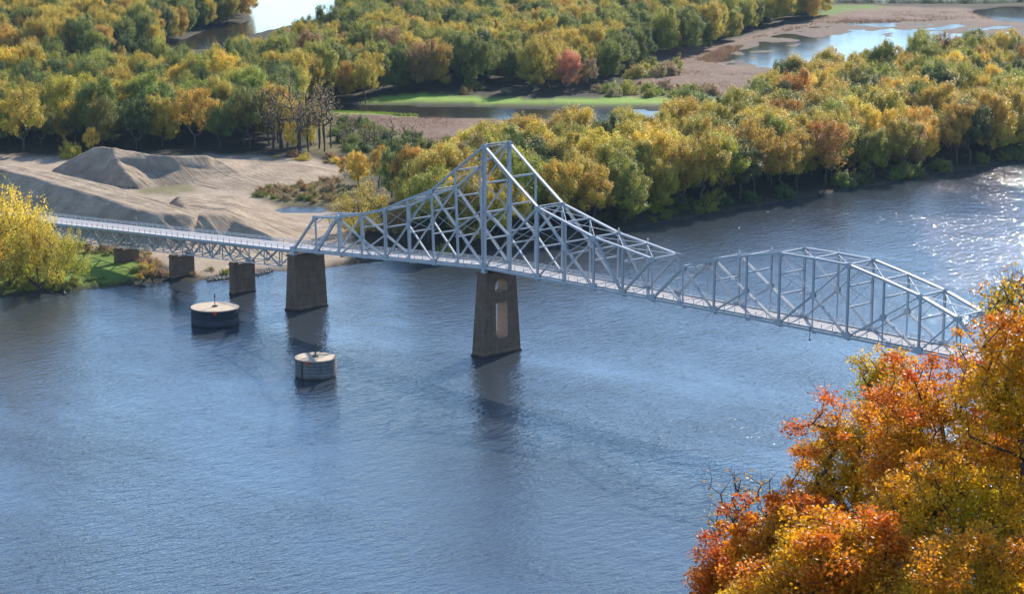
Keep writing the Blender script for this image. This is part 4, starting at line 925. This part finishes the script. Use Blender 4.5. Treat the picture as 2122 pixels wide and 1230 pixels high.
lone('broad', 0, 742, 386, 0.50, 'bright yellow', 'low bright yellow bush-like tree at the right tip of the sand')
lone('open', 0, 785, 392, 0.62, 'golden yellow', 'low golden tree right of the bright yellow bush')
lone('open', 1, 715, 372, 0.36, 'golden yellow', 'small golden tree left of the bright yellow bush')
lone('broad', 2, 905, 446, 0.85, 'yellow-green', 'yellow-green tree seen through the left truss panels')
lone('broad', 1, 850, 470, 0.62, 'golden yellow', 'golden tree behind the fourth truss panel')
lone('broad', 3, 905, 498, 0.66, 'dark green', 'dark green tree low behind the fifth truss panel')
lone('broad', 1, 960, 500, 0.75, 'olive green', 'olive tree low behind the tower left side')
lone('open', 0, 820, 505, 0.45, 'rusty brown', 'small rusty tree low behind the third truss panel')
lone('open', 1, 190, 322, 0.46, 'bright yellow', 'bright yellow young tree behind the tall sand peak', 0.9)
lone('shrub', 1, 150, 330, 1.2, 'golden yellow', 'low golden bush left of the young tree behind the sand peak', 1.0, 'shrub', 'shrub')
# big willows on the near left bank
for a in [(-40, 606, 'willow', 1, 1.45, 'golden yellow', 'large golden willow cut by the left edge of the picture'), (22, 596, 'willow', 0, 1.85, 'bright yellow', 'tallest bright yellow willow on the near left bank'),
          (78, 602, 'willow', 1, 1.35, 'golden yellow', 'leaning golden willow at the waterline beside the tallest one'), (128, 588, 'willow', 0, 1.0, 'golden yellow', 'rightmost low golden willow in front of the approach'),
          (52, 560, 'willow', 1, 1.15, 'yellow-green', 'yellow-green willow behind the leaning one, touching the railing')]:
    lone(a[2], a[3], a[0], a[1], a[4], a[5], a[6], 0.86, 'willow_tree', group='golden willows on the near left bank', rz=a[0]*0.9)

for n_, (px, py, s_, t_) in enumerate([(585, 312, 0.85, 'golden yellow'), (618, 306, 0.8, 'golden yellow'), (650, 300, 0.7, 'golden yellow'), (602, 322, 0.55, 'bright yellow'), (640, 318, 0.5, 'bright yellow')]):
    lone('open', n_ % 2, px, py, s_, t_, ['golden open tree among the bare trunks, farthest left', 'golden open tree in the middle of the bare trunks', 'golden open tree at the right of the bare trunks', 'bright yellow undergrowth tree left in the bare trunks', 'bright yellow undergrowth tree right in the bare trunks'][n_], 0.75, group='golden trees among the bare trunks')

# ---- shrubs
def scatter(poly, sp, seed):
    r_ = np.random.default_rng(seed); P = np.array([p[:2] for p in ground_poly(poly)]); x0, y0 = P.min(0); x1, y1 = P.max(0)
    xs_, ys_ = np.meshgrid(np.arange(x0, x1, sp), np.arange(y0, y1, sp), indexing='ij'); xs_ = (xs_+r_.uniform(-.45, .45, xs_.shape)*sp).ravel(); ys_ = (ys_+r_.uniform(-.45, .45, ys_.shape)*sp).ravel()
    k = in_poly(xs_, ys_, P); return list(zip(xs_[k].tolist(), ys_[k].tolist()))
SHR = [  # polygon, spacing, scale range, tints, label, group
 ([(690, 262), (760, 262), (880, 296), (900, 320), (840, 326), (700, 322)], 8.5, (0.6, 1.0), ['olive green', 'dark green', 'olive green'], 'grey-green willow shrub under the bare dead trees', 'willow shrubs in the dead thicket'),
 ([(1215, 190), (1330, 186), (1460, 190), (1490, 205), (1330, 208), (1225, 206)], 10.0, (0.8, 1.15), ['tan', 'yellow-green', 'tan'], 'olive brown shrub along the far channel bank', 'brown shrubs on the channel bank'),
 ([(1310, 150), (1380, 138), (1425, 150), (1400, 165), (1320, 166)], 12.0, (0.9, 1.3), ['yellow-green', 'golden yellow', 'tan'], 'yellow-olive shrub clump in the brown marsh', 'yellow shrubs in the marsh'),
 ([(930, 190), (1085, 192), (1090, 200), (960, 200)], 13.0, (0.6, 1.3), ['tan', 'rusty brown', 'olive green'], 'pale brown shrub below the dark far wood', 'shrubs below the far wood'),
 ([(560, 328), (700, 332), (720, 350), (640, 344), (560, 336)], 7.0, (0.35, 0.7), ['bright yellow', 'golden yellow', 'rusty brown'], 'low yellow shrub edging the sand below the left wood', 'low shrubs edging the sand'),
 ([(520, 404), (620, 392), (700, 372), (735, 420), (690, 424), (555, 424)], 4.6, (0.32, 0.62), ['rusty brown', 'olive green', 'tan'], 'low brown brush between sand and little pool', 'brown brush by the sand pool'),
 ([(268, 545), (335, 545), (352, 576), (300, 586), (275, 578)], 3.4, (0.28, 0.52), ['tan', 'tan', 'olive green', 'golden yellow', 'rusty brown'], 'rusty low bush on the bank by the first piers', 'bushes on the near left bank'),
 ([(175, 516), (335, 524), (335, 546), (180, 538)], 4.2, (0.3, 0.55), ['rusty brown', 'olive green', 'tan'], 'dark rusty bush in the shade under the approach', 'bushes under the approach'),
 ([(392, 568), (470, 566), (520, 566), (450, 575), (400, 580)], 4.5, (0.2, 0.4), ['tan', 'golden yellow', 'olive green'], 'low yellowish bush on the bank between two slab piers', 'bushes between the slab piers'),
 ([(0, 594), (165, 588), (235, 584), (160, 601), (0, 612)], 4.2, (0.3, 0.6), ['yellow-green', 'olive green', 'golden yellow'], 'low green bush along the near left waterline', 'waterline bushes on the near left bank'),
 ([(1240, 474), (1480, 434), (1620, 412), (1620, 418), (1450, 444), (1250, 482)], 8.0, (0.35, 0.75), ['olive green', 'yellow-green', 'dark green'], 'low green brush under the far bank trees', 'brush along the far bank'),
 ([(1620, 408), (1860, 366), (2140, 318), (2140, 328), (1860, 374), (1620, 416)], 7.0, (0.6, 1.0), ['dark green', 'olive green', 'olive green'], 'dark green thicket under the right end of the far bank trees', 'thicket along the right far bank'),
 ([(1250, 462), (1450, 430), (1620, 402), (1620, 410), (1450, 440), (1250, 472)], 7.5, (0.7, 1.1), ['dark green', 'olive green', 'yellow-green'], 'tall green thicket under the middle far bank trees', 'thicket along the middle far bank'),
 ([(880, 528), (1140, 500), (1140, 506), (880, 534)], 8.0, (0.4, 0.8), ['olive green', 'yellow-green', 'rusty brown'], 'low brush on the bank behind the tallest pier', 'brush behind the tallest pier'),
]
POSW = ['left', 'centre', 'right']
for si, (poly, sp, (s0, s1), tn, lab, grp) in enumerate(SHR):
    pts_ = scatter(poly, sp, 50+si); pts_ = sorted(pts_, key=lambda p: to_px(p[0], p[1], WL)[0])[:48]
    for n, (x, y) in enumerate(pts_):
        t = tn[int(rng.integers(len(tn)))]; o_ = 'leftmost' if n == 0 else ('rightmost' if n == len(pts_)-1 else ((ORD[n]+' from left') if n < 20 else ((ORD[len(pts_)-1-n]+' from right') if len(pts_)-1-n < 20 else 'near the middle')))
        plant('shrub', int(rng.integers(3)), x, y, WL+0.1, float(rng.uniform(s0, s1)), float(rng.uniform(0, 6.28)), t, 'shrub', 'shrub', grp, f'{lab}, {o_}', 1.15)
# bare dead trees
DEAD = [([(552, 300), (685, 296), (690, 326), (560, 324)], 6.8, (1.25, 1.75), 'bare grey-trunked tree at the right end of the left wood', 'bare trees ending the left wood'),
        ([(700, 290), (860, 300), (850, 325), (700, 322)], 11.0, (0.6, 0.95), 'dead leafless tree standing in the green thicket', 'dead trees in the thicket')]
for si, (poly, sp, (s0, s1), lab, grp) in enumerate(DEAD):
    pts_ = sorted(scatter(poly, sp, 80+si), key=lambda p: to_px(p[0], p[1], WL)[0])[:30]
    for n, (x, y) in enumerate(pts_):
        o_ = 'leftmost' if n == 0 else ('rightmost' if n == len(pts_)-1 else ((ORD[n]+' from left') if n < 20 else ORD[len(pts_)-1-n]+' from right'))
        plant('bare', int(rng.integers(3)), x, y, WL, float(rng.uniform(s0, s1)), float(rng.uniform(0, 6.28)), 'tan', 'bare_tree', 'bare tree', grp, f'{lab}, {o_}')

# ---------------------------------------------------------------- near maples at the lower right
def maple(px, py, dep, rw, rh, label, vmid, seed, name='maple_tree', ncl=230, nlf=105, mat='maple', lsz=0.104, vedge=0.5, crf=0.55, trunk_dx=0.0, trunk_r=0.32):
    r_ = np.random.default_rng(seed)
    C = at_depth(px, py, dep); R = rw/FPX*dep; Hh = rh/FPX*dep
    gz = hill_z(C[0], C[1]); base = np.array([C[0]+trunk_dx, C[1], gz-0.3]); root = empty(name, tuple(base))
    tag(root, label, 'tree', 'autumn trees in the lower right foreground')
    cen = dome_points(int(ncl*1.45), R, 0.0, Hh, Hh*0.95, 0.40, seed, 0.38)+C; nlf = int(nlf*0.95)
    fork = np.array([C[0]+trunk_dx*0.6, C[1], C[2]-Hh*1.05])
    nodes, par, Rr = skeleton(base, fork, cen, r0=trunk_r, tip=0.018)
    # twigs past every tip
    ext = []
    mb = skeleton_mesh(nodes, par, Rr, 0.0)
    for c in cen[:: 2]:
        o = c-C; o = o/(np.linalg.norm(o)+1e-6)+np.array([0, 0, 0.5])+r_.normal(size=3)*0.4; o /= np.linalg.norm(o); mb.tube([c, c+o*r_.uniform(0.4, 1.1)], [0.012, 0.004], 3)
    mb.build('trunk', M['bark'], root, local=base)
    ci = np.repeat(np.arange(len(cen)), nlf); d = r_.normal(size=(len(ci), 3)); d /= np.linalg.norm(d, axis=1, keepdims=True); cr = crf*r_.uniform(0.6, 1.4, len(cen))[ci]
    d *= (r_.random(len(ci))**0.5*cr)[:, None]; d[:, 2] *= 0.55
    Cc = cen[ci]+d; Nn = np.array([0, 0, 0.9])+r_.normal(size=d.shape)*0.75
    rel = (cen-C)/np.array([R, R, Hh]); out = np.clip(np.linalg.norm(rel, axis=1), 0, 1.2)
    cv = vmid+vedge*(out-0.8)+0.35*(fbm(cen[:, 0]*0.25+seed, cen[:, 2]*0.35, 3)-0.5)*2+0.12*rel[:, 2]
    v = cv[ci]+r_.normal(0, 0.07, len(ci)); b = np.clip(r_.normal(0.5, 0.12, len(cen))[ci]+r_.normal(0, 0.2, len(ci)), 0, 1)
    V, Fc, at_ = leaf_mesh(Cc, Nn, lsz, STAR, v, b)
    mesh_np('crown', V, Fc, M[mat], root, attrs=at_, local=base)
    return root
maple(1950, 905, 92, 165, 165, 'orange-red topped maple in the middle of the foreground group', 0.60, 1, vedge=0.6)
maple(1795, 965, 96, 150, 150, 'round gold and orange maple forming the left shoulder of the foreground group', 0.50, 2, vedge=0.8)
maple(2140, 800, 86, 150, 150, 'golden maple rising highest at the right edge', 0.30, 3, vedge=0.2)
maple(1640, 1135, 92, 120, 105, 'orange and gold maple, half bare, lower left of the foreground group', 0.42, 4, 'maple_tree', 190, 90, 'maple', 0.15, vedge=0.6)
maple(1510, 1200, 96, 74, 90, 'bright orange maple at the lower left tip of the foreground group', 0.66, 5, ncl=100, vedge=0.4)
maple(1750, 1200, 82, 170, 130, 'amber thinning maple with dark twigs along the bottom edge', 0.36, 6, 'maple_tree', 250, 85, 'maple', 0.13)
maple(1985, 1090, 86, 195, 150, 'large golden maple with dark limbs in the lower right', 0.25, 7, ncl=320, vedge=0.3)
maple(2150, 1010, 90, 130, 150, 'amber maple cut by the right edge of the picture', 0.34, 8, vedge=0.4)
maple(1835, 800, 102, 60, 80, 'thin bare-topped yellow-green maple behind the left shoulder', 0.12, 9, ncl=70, nlf=60, vedge=0.1)
maple(2100, 640, 96, 60, 80, 'nearly leafless twiggy tree crowning the foreground group', 0.3, 10, 'bare_tree', 150, 7, 'maple', 0.14, trunk_r=0.12)
maple(1560, 1085, 100, 115, 95, 'leafless grey twiggy tree behind the half bare maple', 0.3, 12, 'bare_tree', 150, 4, 'brown_leaf', 0.13, trunk_r=0.12)
maple(2020, 1250, 78, 190, 140, 'yellow-gold maple filling the lower right corner', 0.22, 13, ncl=300, vedge=0.25)
maple(1630, 1275, 84, 150, 110, 'golden maple top cut by the bottom edge', 0.34, 14, ncl=200, vedge=0.3)

# ---------------------------------------------------------------- grasses (nobody could count them)
def grass(name, polys, n_per, h, w, mat, label, seed):
    r_ = np.random.default_rng(seed); C = []
    for poly, n in polys:
        P = np.array([p[:2] for p in ground_poly(poly)]); x0, y0 = P.min(0); x1, y1 = P.max(0); q = r_.uniform((x0, y0), (x1, y1), (n*3, 2)); k = in_poly(q[:, 0], q[:, 1], P); q = q[k][:n]
        dl = fbm(q[:, 0]*0.08, q[:, 1]*0.08); q = q[dl > 0.33]; C.append(q)
    C = np.concatenate(C); n = len(C); C = np.repeat(C, n_per, 0)+r_.normal(0, 0.5, (n*n_per, 2)); m = len(C)
    a = r_.uniform(0, 6.28, m); hh = h*r_.uniform(0.5, 1.3, m)*(0.6+0.8*fbm(C[:, 0]*0.05+9, C[:, 1]*0.05)); lean = r_.normal(0, 0.25, (m, 2))
    b0 = np.stack([C[:, 0]-np.cos(a)*w, C[:, 1]-np.sin(a)*w, np.full(m, WL+0.05)], -1); b1 = np.stack([C[:, 0]+np.cos(a)*w, C[:, 1]+np.sin(a)*w, np.full(m, WL+0.05)], -1); t = np.stack([C[:, 0]+lean[:, 0]*hh, C[:, 1]+lean[:, 1]*hh, WL+0.1+hh], -1)
    V = np.stack([b0, b1, t], 1).reshape(-1, 3); v = np.clip(fbm(C[:, 0]*0.03, C[:, 1]*0.03)+r_.normal(0, 0.15, m), 0, 1)
    o = mesh_np(name, V, np.arange(m*3).reshape(m, 3), mat, attrs={'v': ('FACE', 'FLOAT', v), 'b': ('FACE', 'FLOAT', r_.random(m))}); return tag(o, label, kind='stuff')
grass('marsh_grass', [([(650, 240), (1000, 252), (1290, 258), (1290, 320), (900, 325), (860, 296), (760, 262), (650, 250)], 9000), ([(1300, 205), (1345, 120), (1480, 98), (1540, 96), (1480, 135), (1520, 145), (1650, 148), (1560, 200), (1480, 214)], 11000), ([(1500, 96), (1650, 54), (1720, 30), (2000, 24), (2060, 42), (1700, 50)], 5000)], 4, 1.3, 0.16, M['marsh'], 'purplish brown dry marsh grass beyond the wooded bank', 1)
grass('bank_grass', [([(760, 214), (880, 200), (1000, 206), (1100, 211), (1240, 209), (1330, 205), (1480, 209), (1480, 221), (1240, 219), (1050, 218), (900, 214)], 5000), ([(650, 231), (790, 235), (870, 240), (700, 236)], 1200), ([(60, 562), (180, 536), (250, 538), (300, 562), (330, 577), (240, 590), (100, 600), (0, 608), (-200, 625), (-200, 600)], 7000), ([(1690, 36), (1720, 16), (1810, 14), (1760, 26)], 1200)], 4, 0.8, 0.17, M['grass'], 'bright green bank grass', 2)

# ---------------------------------------------------------------- driftwood and rubble along the water
for k, (px, py, ln, az, lab) in enumerate([(135, 610, 9.0, 0.5, 'long bare drift log in the shallows below the golden willows'), (112, 607, 6.0, 1.1, 'short drift log against the bank under the leaning willow'), (302, 592, 4.5, 2.0, 'bleached branch on the bank edge left of the slab pier'),
        (1500, 440, 7.0, 0.3, 'pale drift log on the far bank, leftmost of the far logs'), (1700, 405, 8.0, 0.2, 'pale drift log on the far bank under the middle of the wood'), (1935, 364, 8.0, 0.25, 'pale drift log on the far bank near the right edge')]):
    p = at(px, py, WL+0.1); mb = MB(); d = np.array([math.cos(az+2.2), math.sin(az+2.2), 0.03]); P = np.array([p[0], p[1], WL+0.15])
    mb.tube([P, P+d*ln*0.5+(0, 0.3, 0.1), P+d*ln], [0.32, 0.24, 0.08], 7); mb.tube([P+d*ln*0.55, P+d*ln*0.7+(0.8, 0.9, 0.9)], [0.13, 0.03], 5); mb.tube([P+d*ln*0.3, P+d*ln*0.35+(-0.9, 0.5, 1.0)], [0.12, 0.03], 5)
    tag(mb.build('drift_log', M['bark'], local=None), lab, 'drift log', 'drift logs at the water edge')
mb = MB(); r_ = np.random.default_rng(4); P = np.array([p[:2] for p in ground_poly([(500, 556), (556, 552), (566, 562), (520, 575), (470, 578), (430, 583), (425, 577), (480, 568)])])
q = r_.uniform(P.min(0), P.max(0), (2600, 2)); q = q[in_poly(q[:, 0], q[:, 1], P)]
for x, y in q:
    a = r_.uniform(0, 3); w = r_.uniform(0.15, 0.5); mb.bar((x, y, WL+0.1), (x+w*math.cos(a), y+w*math.sin(a), WL+0.1+w*0.8), w, w*0.8, n=(math.sin(a), 0.3, 0.5))
tag(mb.build('rubble', M['rock']), 'brown rubble and cobbles on the point between the slab pier and tapered pier', kind='stuff')

# ---------------------------------------------------------------- hazy air
hm = bpy.data.materials.new('hazy_air'); hm.use_nodes = True; hn = hm.node_tree.nodes; hn.clear()
pv = hn.new('ShaderNodeVolumePrincipled'); pv.inputs['Density'].default_value = 0.00002; pv.inputs['Color'].default_value = (0.5, 0.72, 1.0, 1); pv.inputs['Anisotropy'].default_value = 0.1
ho = hn.new('ShaderNodeOutputMaterial'); hm.node_tree.links.new(pv.outputs[0], ho.inputs['Volume'])
mb = MB(); mb.box(-3400, 900, -900, 3400, -4.0, 131.0); hz_ = mb.build('haze', hm); tag(hz_, 'thin blue autumn haze over the river valley', kind='stuff')
